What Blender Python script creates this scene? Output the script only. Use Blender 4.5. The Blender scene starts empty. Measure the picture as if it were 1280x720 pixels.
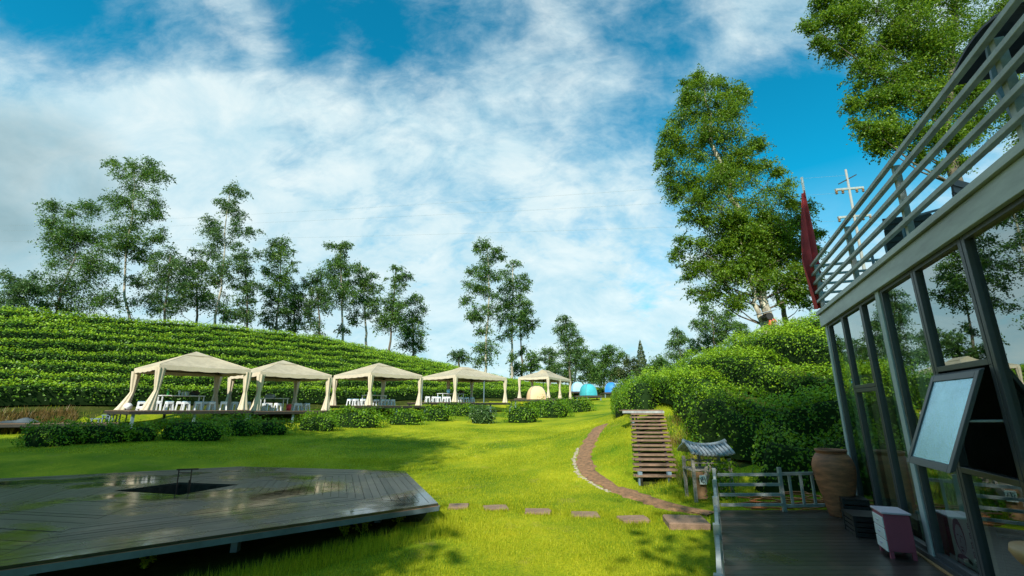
import bpy, math, random
import numpy as np
from mathutils import Vector, Matrix
R = math.radians
rng = np.random.default_rng(7)
random.seed(7)
sc = bpy.context.scene
COL = sc.collection

# ------------------------------------------------------------------ camera
F = 570.0; PITCH = R(14.7); CP, SP = math.cos(PITCH), math.sin(PITCH); EYE = 1.6
cam = bpy.data.objects.new('camera', bpy.data.cameras.new('camera')); COL.objects.link(cam)
cam.location = (0, 0, EYE); cam.rotation_euler = (R(90) + PITCH, 0, 0)
cam.data.sensor_width = 36; cam.data.lens = F / 1280 * 36; cam.data.clip_end = 6000; cam.data.clip_start = 0.05
sc.camera = cam

def ray(px, py):
    X = (px - 640) / F; Y = (360 - py) / F
    return np.array([X, CP - Y * SP, SP + Y * CP])
def onz(px, py, z):
    r = ray(px, py); return r * ((z - EYE) / r[2]) + np.array([0, 0, EYE])
def aty(px, py, y):
    r = ray(px, py); return r * (y / r[1]) + np.array([0, 0, EYE])

# ------------------------------------------------------------------ object helpers
def tag(o, label=None, cat=None, group=None, kind=None):
    if label: o['label'] = label
    if cat: o['category'] = cat
    if group: o['group'] = group
    if kind: o['kind'] = kind
    return o
def thing(name, label, cat, loc=(0, 0, 0), rz=0.0, group=None):
    o = bpy.data.objects.new(name, None); COL.objects.link(o)
    o.location = tuple(float(v) for v in loc); o.rotation_euler = (0, 0, rz); o.empty_display_size = .3
    return tag(o, label, cat, group)

class M:
    """collects polygons, builds one mesh object"""
    def __init__(s): s.v = []; s.f = []; s.mi = []; s.n = 0; s.cur = 0
    def add(s, vs, fs):
        b = s.n; s.v.extend([tuple(map(float, p)) for p in vs]); s.n += len(vs)
        s.f.extend([tuple(b + i for i in f) for f in fs]); s.mi.extend([s.cur] * len(fs)); return s
    def box(s, c, sz, rz=0.0, ax=None):
        hx, hy, hz = sz[0] / 2, sz[1] / 2, sz[2] / 2
        P = [Vector((x, y, z)) for z in (-hz, hz) for y in (-hy, hy) for x in (-hx, hx)]
        m = ax if ax is not None else Matrix.Rotation(rz, 3, 'Z')
        P = [m @ p + Vector([float(q) for q in c]) for p in P]
        return s.add(P, [(0, 2, 3, 1), (4, 5, 7, 6), (0, 1, 5, 4), (2, 6, 7, 3), (0, 4, 6, 2), (1, 3, 7, 5)])
    def beam(s, p, q, w, h, up=(0, 0, 1)):
        p = Vector([float(i) for i in p]); q = Vector([float(i) for i in q]); d = q - p; L = d.length; d.normalize()
        u = Vector(up)
        if abs(d.dot(u)) > .98: u = Vector((0, 1, 0))
        x = d.cross(u).normalized(); z = x.cross(d).normalized()
        return s.box((p + q) / 2, (w, L, h), ax=Matrix((x, d, z)).transposed())
    def tube(s, pts, rad, n=8, cap=True):
        pts = [Vector([float(i) for i in p]) for p in pts]; k = len(pts)
        if not hasattr(rad, '__len__'): rad = [rad] * k
        vs = []; pr = None
        for i, p in enumerate(pts):
            d = (pts[min(i + 1, k - 1)] - pts[max(i - 1, 0)]).normalized()
            if pr is None:
                a = Vector((1, 0, 0)) if abs(d.x) < .8 else Vector((0, 1, 0)); x = d.cross(a).normalized()
            else: x = (pr - d * pr.dot(d)).normalized()
            pr = x; y = d.cross(x)
            for j in range(n):
                t = 2 * math.pi * j / n; vs.append(p + (x * math.cos(t) + y * math.sin(t)) * rad[i])
        fs = [(i * n + j, i * n + (j + 1) % n, (i + 1) * n + (j + 1) % n, (i + 1) * n + j) for i in range(k - 1) for j in range(n)]
        if cap: fs += [tuple(range(n - 1, -1, -1)), tuple(range((k - 1) * n, k * n))]
        return s.add(vs, fs)
    def lathe(s, prof, c=(0, 0, 0), n=24, fn=None):
        vs = []
        for r, z in prof:
            for j in range(n):
                t = 2 * math.pi * j / n; rr = r * (fn(t, z) if fn else 1)
                vs.append((c[0] + rr * math.cos(t), c[1] + rr * math.sin(t), c[2] + z))
        k = len(prof)
        fs = [(i * n + j, i * n + (j + 1) % n, (i + 1) * n + (j + 1) % n, (i + 1) * n + j) for i in range(k - 1) for j in range(n)]
        return s.add(vs, fs)
    def build(s, name, mat, parent=None, smooth=False, bevel=0.0):
        me = bpy.data.meshes.new(name); me.from_pydata(s.v, [], s.f)
        mats = mat if isinstance(mat, (list, tuple)) else [mat]
        for m in mats: me.materials.append(m)
        if len(mats) > 1: me.polygons.foreach_set('material_index', s.mi)
        if smooth: me.polygons.foreach_set('use_smooth', [True] * len(s.f))
        me.update()
        o = bpy.data.objects.new(name, me); COL.objects.link(o)
        if parent is not None: o.parent = parent
        if bevel > 0:
            b = o.modifiers.new('bevel', 'BEVEL'); b.width = bevel; b.segments = 1; b.limit_method = 'ANGLE'
        return o

def quads_np(name, V, mat, parent=None, nf=4, extra=None, slots=None):
    """V: (n,4,3) array of leaf quads; extra: M with core geometry (material slot 1)"""
    V = np.asarray(V, dtype=np.float32); n = V.shape[0]; vv = V.reshape(-1, 3); loops = np.arange(n * nf, dtype=np.int32)
    tot = np.full(n, nf, dtype=np.int32); mi = np.zeros(n, dtype=np.int32) if slots is None else np.asarray(slots, dtype=np.int32)
    if extra is not None and extra.n:
        ev = np.array(extra.v, dtype=np.float32)
        el = np.concatenate([np.array(f, dtype=np.int32) for f in extra.f]) + len(vv)
        et = np.array([len(f) for f in extra.f], dtype=np.int32)
        vv = np.concatenate([vv, ev]); loops = np.concatenate([loops, el]); tot = np.concatenate([tot, et]); mi = np.concatenate([mi, np.ones(len(et), dtype=np.int32)])
    me = bpy.data.meshes.new(name)
    me.vertices.add(len(vv)); me.vertices.foreach_set('co', vv.ravel())
    me.loops.add(len(loops)); me.loops.foreach_set('vertex_index', loops.astype(np.int32))
    me.polygons.add(len(tot)); st = np.concatenate([[0], np.cumsum(tot)[:-1]]).astype(np.int32)
    me.polygons.foreach_set('loop_start', st); me.polygons.foreach_set('loop_total', tot)
    for m in (mat if isinstance(mat, (list, tuple)) else [mat]): me.materials.append(m)
    me.polygons.foreach_set('material_index', mi)
    me.update(calc_edges=True)
    o = bpy.data.objects.new(name, me); COL.objects.link(o)
    if parent is not None: o.parent = parent
    return o

def leaves(P, N, size, spread=1.0, asp=.55, r=rng):
    """leaf rhombs at points P with normals N (biased), size array"""
    n = len(P); Nn = N + r.normal(size=(n, 3)) * spread
    Nn /= np.linalg.norm(Nn, axis=1)[:, None] + 1e-9
    a = r.normal(size=(n, 3)); u = np.cross(Nn, a); u /= np.linalg.norm(u, axis=1)[:, None] + 1e-9
    w = np.cross(Nn, u); L = (size * r.uniform(.65, 1.25, n))[:, None]
    tip = Nn * L * r.uniform(-.15, .3, n)[:, None]
    return np.stack([P - u * L * .5, P + w * L * asp * .5 + tip * .4, P + u * L * .5, P - w * L * asp * .5 + tip * .4], axis=1)

# ------------------------------------------------------------------ materials
def nt_new(name):
    m = bpy.data.materials.new(name); m.use_nodes = True; nt = m.node_tree
    return m, nt, nt.nodes['Principled BSDF']
def mat(name, c, rough=.6, var=.12, scale=6.0, metal=0.0, bump=0.0, bscale=40.0, spec=.5, c2=None, coat=0.0, stretch=None, obj=True):
    m, nt, b = nt_new(name); N = nt.nodes; L = nt.links
    tc = N.new('ShaderNodeTexCoord'); mp = N.new('ShaderNodeMapping'); L.new(tc.outputs['Object'], mp.inputs[0])
    if stretch: mp.inputs['Scale'].default_value = stretch
    nz = N.new('ShaderNodeTexNoise'); nz.inputs['Scale'].default_value = scale; nz.inputs['Detail'].default_value = 6; nz.inputs['Roughness'].default_value = .65
    L.new(mp.outputs[0], nz.inputs['Vector'])
    rp = N.new('ShaderNodeValToRGB'); rp.color_ramp.elements[0].position = .3; rp.color_ramp.elements[1].position = .7
    a = c2 if c2 else tuple(v * (1 - var * 1.6) for v in c)
    rp.color_ramp.elements[0].color = (*a, 1); rp.color_ramp.elements[1].color = (*[min(1, v * (1 + var * .6)) for v in c], 1)
    L.new(nz.outputs['Fac'], rp.inputs[0]); L.new(rp.outputs[0], b.inputs['Base Color'])
    b.inputs['Roughness'].default_value = rough; b.inputs['Metallic'].default_value = metal; b.inputs['Specular IOR Level'].default_value = spec
    b.inputs['Coat Weight'].default_value = coat
    if bump > 0:
        n2 = N.new('ShaderNodeTexNoise'); n2.inputs['Scale'].default_value = bscale; n2.inputs['Detail'].default_value = 5
        L.new(mp.outputs[0], n2.inputs['Vector'])
        bp = N.new('ShaderNodeBump'); bp.inputs['Strength'].default_value = bump; bp.inputs['Distance'].default_value = .02
        L.new(n2.outputs['Fac'], bp.inputs['Height']); L.new(bp.outputs[0], b.inputs['Normal'])
    return m
def leafmat(name, cols, trans=.35, rough=.45, spec=.4, big=.35):
    m, nt, b = nt_new(name); N = nt.nodes; L = nt.links
    g = N.new('ShaderNodeNewGeometry'); tc = N.new('ShaderNodeTexCoord')
    nz = N.new('ShaderNodeTexNoise'); nz.inputs['Scale'].default_value = big; nz.inputs['Detail'].default_value = 3; L.new(tc.outputs['Object'], nz.inputs['Vector'])
    ma = N.new('ShaderNodeMath'); ma.operation = 'MULTIPLY_ADD'; ma.inputs[1].default_value = .62
    L.new(g.outputs['Random Per Island'], ma.inputs[0])
    mb = N.new('ShaderNodeMath'); mb.operation = 'MULTIPLY_ADD'; mb.inputs[1].default_value = .9; mb.inputs[2].default_value = -.26
    L.new(nz.outputs['Fac'], mb.inputs[0]); L.new(mb.outputs[0], ma.inputs[2])
    rp = N.new('ShaderNodeValToRGB'); k = len(cols)
    while len(rp.color_ramp.elements) < k: rp.color_ramp.elements.new(.5)
    for i, c in enumerate(cols): rp.color_ramp.elements[i].position = i / (k - 1); rp.color_ramp.elements[i].color = (*c, 1)
    L.new(ma.outputs[0], rp.inputs[0]); L.new(rp.outputs[0], b.inputs['Base Color'])
    b.inputs['Roughness'].default_value = rough; b.inputs['Specular IOR Level'].default_value = spec
    if trans > 0:
        t = N.new('ShaderNodeBsdfTranslucent'); mx = N.new('ShaderNodeMixShader'); mx.inputs[0].default_value = trans
        hs = N.new('ShaderNodeHueSaturation'); hs.inputs['Value'].default_value = 1.5; hs.inputs['Hue'].default_value = .485
        L.new(rp.outputs[0], hs.inputs['Color']); L.new(hs.outputs[0], t.inputs['Color'])
        L.new(b.outputs[0], mx.inputs[1]); L.new(t.outputs[0], mx.inputs[2]); L.new(mx.outputs[0], N['Material Output'].inputs[0])
    return m

MT = {}
MT['tea'] = leafmat('tea_leaf', [(.018, .060, .006), (.060, .17, .008), (.14, .29, .012), (.25, .40, .02)], big=.5)
MT['lit_flush'] = leafmat('tea_lit_flush', [(.10, .22, .008), (.21, .37, .012), (.32, .50, .018), (.42, .60, .03)], big=.5)  # yellow-green new growth, brightened so the hedge tops look sunlit
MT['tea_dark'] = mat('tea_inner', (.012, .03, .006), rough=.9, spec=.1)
MT['bank'] = leafmat('bank_leaf', [(.018, .060, .005), (.065, .17, .007), (.17, .32, .010), (.33, .48, .018)], big=.7, spec=.3)
MT['tree'] = leafmat('tree_leaf', [(.016, .050, .010), (.045, .115, .018), (.10, .20, .025), (.19, .30, .045)], trans=.28)
MT['tree_pale'] = leafmat('pale_tree_leaf', [(.022, .060, .020), (.055, .125, .032), (.10, .185, .040), (.17, .26, .06)], trans=.28)
MT['tree_big'] = leafmat('birch_leaf', [(.018, .055, .005), (.060, .14, .008), (.14, .25, .012), (.28, .40, .03)], trans=.4, spec=.4, big=.6)
MT['conifer'] = leafmat('conifer_needle', [(.012, .03, .012), (.03, .065, .015), (.07, .10, .02), (.13, .12, .03)], trans=.15)
MT['grassblade'] = leafmat('grass_blade', [(.10, .16, .006), (.24, .30, .010), (.43, .45, .022), (.55, .55, .06)], trans=.4, big=.22, spec=.2)
MT['dry'] = leafmat('dry_grass', [(.08, .10, .01), (.16, .12, .03), (.24, .15, .05), (.20, .22, .04)], trans=.3)
MT['bark'] = mat('bark', (.16, .13, .09), rough=.9, var=.35, scale=9, bump=.6, bscale=14, stretch=(1, 1, .3))
MT['birchbark'] = mat('pale_bark', (.50, .45, .34), rough=.8, var=.5, scale=5, bump=.5, bscale=12, c2=(.09, .07, .05), stretch=(1, 1, .5))
MT['greymetal'] = mat('grey_paint', (.36, .39, .38), rough=.45, var=.28, scale=5, bump=.05)
MT['fascia'] = mat('fascia_paint', (.36, .40, .37), rough=.35, var=.3, scale=2.2, stretch=(.4, .4, 2))
MT['darkframe'] = mat('dark_frame', (.055, .062, .072), rough=.4, var=.12, scale=3)
MT['whitecol'] = mat('white_column', (.42, .49, .51), rough=.5, var=.08, scale=3)
MT['canvas'] = mat('canvas', (.43, .365, .25), rough=.85, var=.16, scale=2.2, bump=.9, bscale=3.5)
MT['curtain'] = mat('cream_curtain', (.62, .52, .375), rough=.85, var=.08, scale=4)
MT['white'] = mat('white_plastic', (.78, .80, .80), rough=.35, var=.03)
MT['bluetop'] = mat('blue_plastic', (.06, .35, .60), rough=.35, var=.05)
MT['steel'] = mat('dark_steel', (.05, .045, .04), rough=.5, var=.2, metal=.4)
MT['legpaint'] = mat('blue_grey_leg', (.16, .23, .28), rough=.5, var=.1)
MT['terra'] = mat('terracotta', (.46, .16, .07), rough=.6, var=.3, scale=3.5, bump=.15, bscale=25, c2=(.10, .045, .025), stretch=(1, 1, 4))
MT['black'] = mat('black_plastic', (.012, .013, .015), rough=.45, var=.2)
MT['pink'] = mat('pink_paint', (.36, .07, .12), rough=.5, var=.12, scale=3)
MT['pinktop'] = mat('pale_top', (.62, .52, .62), rough=.4, var=.06)
MT['slate'] = mat('slate_tile', (.33, .37, .40), rough=.6, var=.3, scale=14, bump=.3)
MT['oldwood'] = mat('weathered_wood', (.34, .31, .27), rough=.8, var=.3, scale=5, bump=.3, bscale=18, stretch=(1, 6, 6))
MT['board'] = mat('brown_board', (.27, .15, .07), rough=.8, var=.3, scale=4, bump=.2)
MT['red'] = mat('red_cloth', (.58, .05, .055), rough=.8, var=.15, scale=5)
MT['orangered'] = mat('coral_plastic', (.75, .09, .05), rough=.5)
MT['earth'] = mat('dirt', (.27, .14, .065), rough=.95, var=.4, scale=9, bump=1.0, bscale=22, c2=(.10, .06, .03))
MT['stone'] = mat('stone_slab', (.25, .16, .105), rough=.9, var=.22, scale=7, bump=.5, bscale=30)
MT['palestone'] = mat('pale_stone', (.42, .36, .26), rough=.9, var=.3, scale=9, bump=.6)
MT['concrete'] = mat('pole_concrete', (.30, .30, .27), rough=.8, var=.1)
MT['tentorange'] = mat('orange_tent', (.74, .50, .27), rough=.7, var=.06, scale=2)
MT['tentteal'] = mat('teal_tent', (.05, .42, .47), rough=.7, var=.1, scale=2)
MT['tentpale'] = mat('pale_blue_tent', (.34, .60, .78), rough=.7, var=.1, scale=2)
MT['tentblue'] = mat('blue_tent', (.02, .22, .62), rough=.6, var=.1, scale=2)
MT['interior'] = mat('interior_wall', (.28, .30, .27), rough=.9)
MT['drape'] = mat('green_drape', (.62, .76, .66), rough=.9, var=.1, scale=2)
MT['tan'] = mat('tan_wood', (.42, .25, .12), rough=.5, var=.15, scale=5, stretch=(1, 1, 4))
MT['hose'] = mat('orange_hose', (.42, .14, .04), rough=.5)
MT['rust'] = mat('rusty_iron', (.09, .035, .02), rough=.8, var=.3)
MT['bottle'] = mat('green_glass', (.02, .35, .06), rough=.15)
MT['yellow'] = mat('yellow_plastic', (.75, .55, .05), rough=.4)
MT['sheet'] = mat('blue_grey_sheet', (.33, .40, .44), rough=.6, var=.2, scale=3, bump=.4, bscale=6)

# wet decking: boards are geometry, wetness from noise driven roughness
def deckmat(name, c, puddle):
    m, nt, b = nt_new(name); N = nt.nodes; L = nt.links
    tc = N.new('ShaderNodeTexCoord'); g = N.new('ShaderNodeNewGeometry')
    nz = N.new('ShaderNodeTexNoise'); nz.inputs['Scale'].default_value = .55; nz.inputs['Detail'].default_value = 5; L.new(tc.outputs['Object'], nz.inputs['Vector'])
    n2 = N.new('ShaderNodeTexNoise'); n2.inputs['Scale'].default_value = 9; n2.inputs['Detail'].default_value = 6; L.new(tc.outputs['Object'], n2.inputs['Vector'])
    mx = N.new('ShaderNodeMixRGB'); mx.blend_type = 'MULTIPLY'; mx.inputs[0].default_value = 1
    r1 = N.new('ShaderNodeValToRGB'); r1.color_ramp.elements[0].color = (*[v * .6 for v in c], 1); r1.color_ramp.elements[1].color = (*[v * 1.35 for v in c], 1)
    r1.color_ramp.elements[0].position = .0
    L.new(g.outputs['Random Per Island'], r1.inputs[0])
    r2 = N.new('ShaderNodeValToRGB'); r2.color_ramp.elements[0].color = (.6, .62, .62, 1); r2.color_ramp.elements[1].color = (1.0, .98, .95, 1); r2.color_ramp.elements[0].position = .3; r2.color_ramp.elements[1].position = .7
    L.new(n2.outputs['Fac'], r2.inputs[0]); L.new(r1.outputs[0], mx.inputs[1]); L.new(r2.outputs[0], mx.inputs[2]); L.new(mx.outputs[0], b.inputs['Base Color'])
    r3 = N.new('ShaderNodeMapRange'); r3.inputs['From Min'].default_value = puddle; r3.inputs['From Max'].default_value = puddle + .16; r3.inputs['To Min'].default_value = .34; r3.inputs['To Max'].default_value = .04
    L.new(nz.outputs['Fac'], r3.inputs['Value']); L.new(r3.outputs[0], b.inputs['Roughness'])
    bp = N.new('ShaderNodeBump'); bp.inputs['Strength'].default_value = .12; bp.inputs['Distance'].default_value = .01; L.new(n2.outputs['Fac'], bp.inputs['Height']); L.new(bp.outputs[0], b.inputs['Normal'])
    b.inputs['Specular IOR Level'].default_value = .6
    return m
MT['wetdeck'] = deckmat('wet_decking', (.040, .040, .037), .46)
MT['darkdeck'] = deckmat('dark_decking', (.055, .042, .038), .60)
MT['brownboard'] = deckmat('brown_decking', (.26, .17, .12), .75)

def glassmat(name, tint, fac):
    m, nt, b = nt_new(name); N = nt.nodes; L = nt.links
    tr = N.new('ShaderNodeBsdfTransparent'); tr.inputs[0].default_value = (*tint, 1)
    gl = N.new('ShaderNodeBsdfGlossy'); gl.inputs['Roughness'].default_value = .0; gl.inputs['Color'].default_value = (.92, 1.0, .98, 1)
    fr = N.new('ShaderNodeFresnel'); fr.inputs['IOR'].default_value = fac
    mx = N.new('ShaderNodeMixShader'); ad = N.new('ShaderNodeMath'); ad.operation = 'MULTIPLY_ADD'; ad.use_clamp = True; ad.inputs[1].default_value = .85; ad.inputs[2].default_value = .24; L.new(fr.outputs[0], ad.inputs[0]); L.new(ad.outputs[0], mx.inputs[0]); L.new(tr.outputs[0], mx.inputs[1]); L.new(gl.outputs[0], mx.inputs[2])
    L.new(mx.outputs[0], N['Material Output'].inputs[0]); return m
MT['glass'] = glassmat('window_glass', (.72, .86, .80), 1.95)
MT['frost'] = mat('wet_frosted_glass', (.40, .68, .82), rough=.10, var=.06, bump=.2, bscale=90, spec=1.0, metal=.85)

# lawn
def lawnmat():
    m, nt, b = nt_new('lawn'); N = nt.nodes; L = nt.links
    tc = N.new('ShaderNodeTexCoord')
    def noise(s, d, r=.6):
        n = N.new('ShaderNodeTexNoise'); n.inputs['Scale'].default_value = s; n.inputs['Detail'].default_value = d; n.inputs['Roughness'].default_value = r
        L.new(tc.outputs['Object'], n.inputs['Vector']); return n
    a = noise(.22, 4); c = noise(2.3, 6, .75); f = noise(28, 4, .7)
    ra = N.new('ShaderNodeValToRGB'); e = ra.color_ramp.elements; e[0].position = .36; e[0].color = (.10, .19, .006, 1); e[1].position = .62; e[1].color = (.42, .41, .018, 1)
    L.new(a.outputs['Fac'], ra.inputs[0])
    rc = N.new('ShaderNodeValToRGB'); e = rc.color_ramp.elements; e[0].position = .30; e[0].color = (.62, .80, .6, 1); e[1].position = .72; e[1].color = (1.15, 1.05, 1.0, 1)
    L.new(c.outputs['Fac'], rc.inputs[0])
    rf = N.new('ShaderNodeValToRGB'); e = rf.color_ramp.elements; e[0].position = .33; e[0].color = (.5, .62, .5, 1); e[1].position = .66; e[1].color = (1.2, 1.15, 1.1, 1)
    L.new(f.outputs['Fac'], rf.inputs[0])
    m1 = N.new('ShaderNodeMixRGB'); m1.blend_type = 'MULTIPLY'; m1.inputs[0].default_value = 1; L.new(ra.outputs[0], m1.inputs[1]); L.new(rc.outputs[0], m1.inputs[2])
    m2 = N.new('ShaderNodeMixRGB'); m2.blend_type = 'MULTIPLY'; m2.inputs[0].default_value = 1; L.new(m1.outputs[0], m2.inputs[1]); L.new(rf.outputs[0], m2.inputs[2])
    # worn bare spots
    w = noise(1.1, 5, .7); rw = N.new('ShaderNodeValToRGB'); e = rw.color_ramp.elements; e[0].position = .58; e[0].color = (0, 0, 0, 1); e[1].position = .74; e[1].color = (.55, .55, .55, 1)
    L.new(w.outputs['Fac'], rw.inputs[0]); m3 = N.new('ShaderNodeMixRGB'); L.new(rw.outputs[0], m3.inputs[0]); L.new(m2.outputs[0], m3.inputs[1]); m3.inputs[2].default_value = (.30, .22, .07, 1)
    L.new(m3.outputs[0], b.inputs['Base Color']); b.inputs['Roughness'].default_value = .95; b.inputs['Specular IOR Level'].default_value = .1
    bp = N.new('ShaderNodeBump'); bp.inputs['Strength'].default_value = .8; bp.inputs['Distance'].default_value = .03
    L.new(f.outputs['Fac'], bp.inputs['Height']); L.new(bp.outputs[0], b.inputs['Normal'])
    return m
MT['lawn'] = lawnmat()

MT['soil_shade'] = mat('slope_soil_shade', (.055, .060, .014), rough=.95, var=.4, scale=3, bump=.6, bscale=20, c2=(.02, .040, .005), spec=.05)  # bare slope earth; also painted in as shade under terrace and stairs

# ------------------------------------------------------------------ terrain
CPT = np.array([(-4, 4, -.6), (0, 3, -.5), (-1.5, 8, -.36), (2.5, 6, -.35), (2.6, 8.5, -.3), (-8, 13, -.4), (-6, 16.5, -.15), (-12, 16, .05), (-15, 15.5, .1),
    (-14, 19, .35), (-20, 19, .25), (-20, 23, .45), (-26, 22, .4), (0, 16, -.05), (0, 24, .35), (-5, 28, .55), (.5, 34, .74), (6, 37, 1.0), (-17, 25, .75), (-14, 29, .8), (-10, 34, 1.0), (-5, 40, 1.3), (5, 50, 1.9),
    (2.0, 14.4, .05), (3.2, 12, -.12), (3.1, 16, .5), (4.3, 24, .62), (0, 11, -.25), (5, 8.6, -.1), (4.4, 10.5, -.05), (-10, 0, -1), (5, 0, -.4), (-25, 8, -.3), (15, -5, 0), (-30, 30, 1.5),
    (4.5, 15.7, 1.2), (5.0, 13.2, .75), (5.6, 20, 1.6), (6.3, 26, 1.35), (8.3, 33, 1.4), (6.5, 11.5, .7), (8, 10.2, 1.0), (10, 8, 1.2), (9, 15, 2.9), (10, 12, 2.4), (9.2, 20, 3.0), (12.6, 18, 4.6), (12.7, 22, 4.3), (12.5, 26, 3.5), (10.9, 30, 2.4),
    (18, 20, 5.0), (22, 30, 3.4), (20, 10, 4.5), (16, 40, 2.2), (30, 30, 4), (30, 10, 5), (30, 50, 4), (12, 55, 2.6), (0, 70, 3), (20, 75, 3.2), (-30, 50, 3), (-40, 20, .5), (0, -15, -1)], dtype=float)
def tps_k(r2): return np.where(r2 > 1e-9, .5 * r2 * np.log(np.maximum(r2, 1e-9)), 0)
def tps_fit(P, z, lam):
    n = len(P); d = ((P[:, None] - P[None]) ** 2).sum(-1); K = tps_k(d) + lam * np.eye(n)
    Q = np.concatenate([np.ones((n, 1)), P], 1); A = np.zeros((n + 3, n + 3)); A[:n, :n] = K; A[:n, n:] = Q; A[n:, :n] = Q.T
    return np.linalg.solve(A, np.concatenate([z, np.zeros(3)]))
_w = tps_fit(CPT[:, :2], CPT[:, 2], .3)
NH = np.array([-.78, .6258]); TH = np.array([.6258, .78])
def smooth(t): t = np.clip(t, 0, 1); return t * t * (3 - 2 * t)
def height(x, y):
    x = np.atleast_1d(np.asarray(x, float)); y = np.atleast_1d(np.asarray(y, float)); sh = x.shape; x = x.ravel(); y = y.ravel()
    out = np.empty_like(x)
    for a in range(0, len(x), 20000):
        X = np.stack([np.clip(x[a:a + 20000], -45, 35), np.clip(y[a:a + 20000], -18, 80)], 1); d = ((X[:, None] - CPT[None, :, :2]) ** 2).sum(-1)
        out[a:a + 20000] = tps_k(d) @ _w[:-3] + _w[-3] + X @ _w[-2:]
    D = x * NH[0] + y * NH[1]; s = x * TH[0] + y * TH[1]
    zf = np.interp(s, [-40, 7, 18, 26, 40, 70, 110], [1.0, 1.25, 1.5, 1.8, 2.3, 2.9, 3.0])
    rz = np.interp(s, [-60, 2, 15, 27, 43, 52, 61, 89, 120], [7.0, 7.9, 8.6, 8.75, 7.3, 6.2, 5.1, 4.9, 3.6])
    u = (D - 33.0) / (50.0 - 33.0); g = np.clip(u, 0, 1); g = g * (1.18 - .18 * g)
    hz = zf + (rz - zf) * g
    hz = np.where(u > 1, rz - np.minimum((D - 50) * .10, 3.0), hz)
    _e = np.clip((9 - s) / 6, 0, 1); w = smooth((D - 30.8 - 1.7 * _e) / (2.2 - 1.1 * _e)); out = out * (1 - w) + hz * w
    ds = np.abs(x - (3.55 + (y - 12.05) * .2535)); ws = smooth((1.15 - ds) / .5) * smooth((y - 11.5) / .4) * smooth((15.9 - y) / .3)
    out = out * (1 - ws) + np.minimum(out, -.08 + (y - 12.05) * .4338 - .22) * ws
    # far field settles to a gentle level
    far = smooth((np.hypot(x, y) - 110) / 150); out = out * (1 - far) + 2.2 * far
    return out.reshape(sh)
def hz(x, y): return float(height(x, y)[0])

def axis(lo, hi, st, ext):
    a = np.arange(lo, hi + st / 2, st); e = []; d = st * 2
    x = hi
    while x < ext: x += d; d *= 1.35; e.append(x)
    e = np.array(e); return np.concatenate([lo - (e[::-1] - hi), a, e])
gx = axis(-50, 34, .4, 2500); gy = axis(-12, 78, .4, 2500)
GX, GY = np.meshgrid(gx, gy); GZ = height(GX, GY)
GZ += (np.sin(GX * 2.1 + GY * .7) * np.sin(GY * 1.7 - GX * .4)) * .012
nx, ny = len(gx), len(gy)
me = bpy.data.meshes.new('ground'); me.from_pydata(np.stack([GX, GY, GZ], -1).reshape(-1, 3).tolist(), [], [(j * nx + i, j * nx + i + 1, (j + 1) * nx + i + 1, (j + 1) * nx + i) for j in range(ny - 1) for i in range(nx - 1)])
me.materials.append(MT['lawn']); me.materials.append(MT['soil_shade']); me.polygons.foreach_set('use_smooth', [True] * len(me.polygons))
_fx = (GX[:-1, :-1] + GX[1:, 1:]) / 2; _fy = (GY[:-1, :-1] + GY[1:, 1:]) / 2
_foot = np.interp(_fy, [8, 9.9, 12.4, 16, 20, 26, 33, 42, 60], [9.0, 6.9, 5.7, 5.6, 5.6, 6.3, 7.8, 10.2, 16]) - np.where(_fy < 13.5, .9, 0)
_soil_shade = ((_fx * NH[0] + _fy * NH[1] > 32.9) & (np.hypot(_fx, _fy) < 140)) | ((_fx > _foot) & (_fy > 7) & (_fy < 45) & (_fx < 22))
_soil_shade |= (((_fx + 6.9) / 5.3) ** 2 + ((_fy - 9.6) / 4.1) ** 2 < .95)  # dark ground painted in as the deep shade under the terrace
me.polygons.foreach_set('material_index', _soil_shade.astype(np.int32).ravel())
ground = bpy.data.objects.new('ground', me); COL.objects.link(ground); tag(ground, kind='structure')

def gpt(px, py):
    """ground point seen at a pixel of the photo"""
    r = ray(px, py); k = 3.0
    for _ in range(4000):
        p = r * k + np.array([0, 0, EYE])
        if p[2] <= hz(p[0], p[1]): break
        k += .08 + k * .002
    return p

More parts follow.
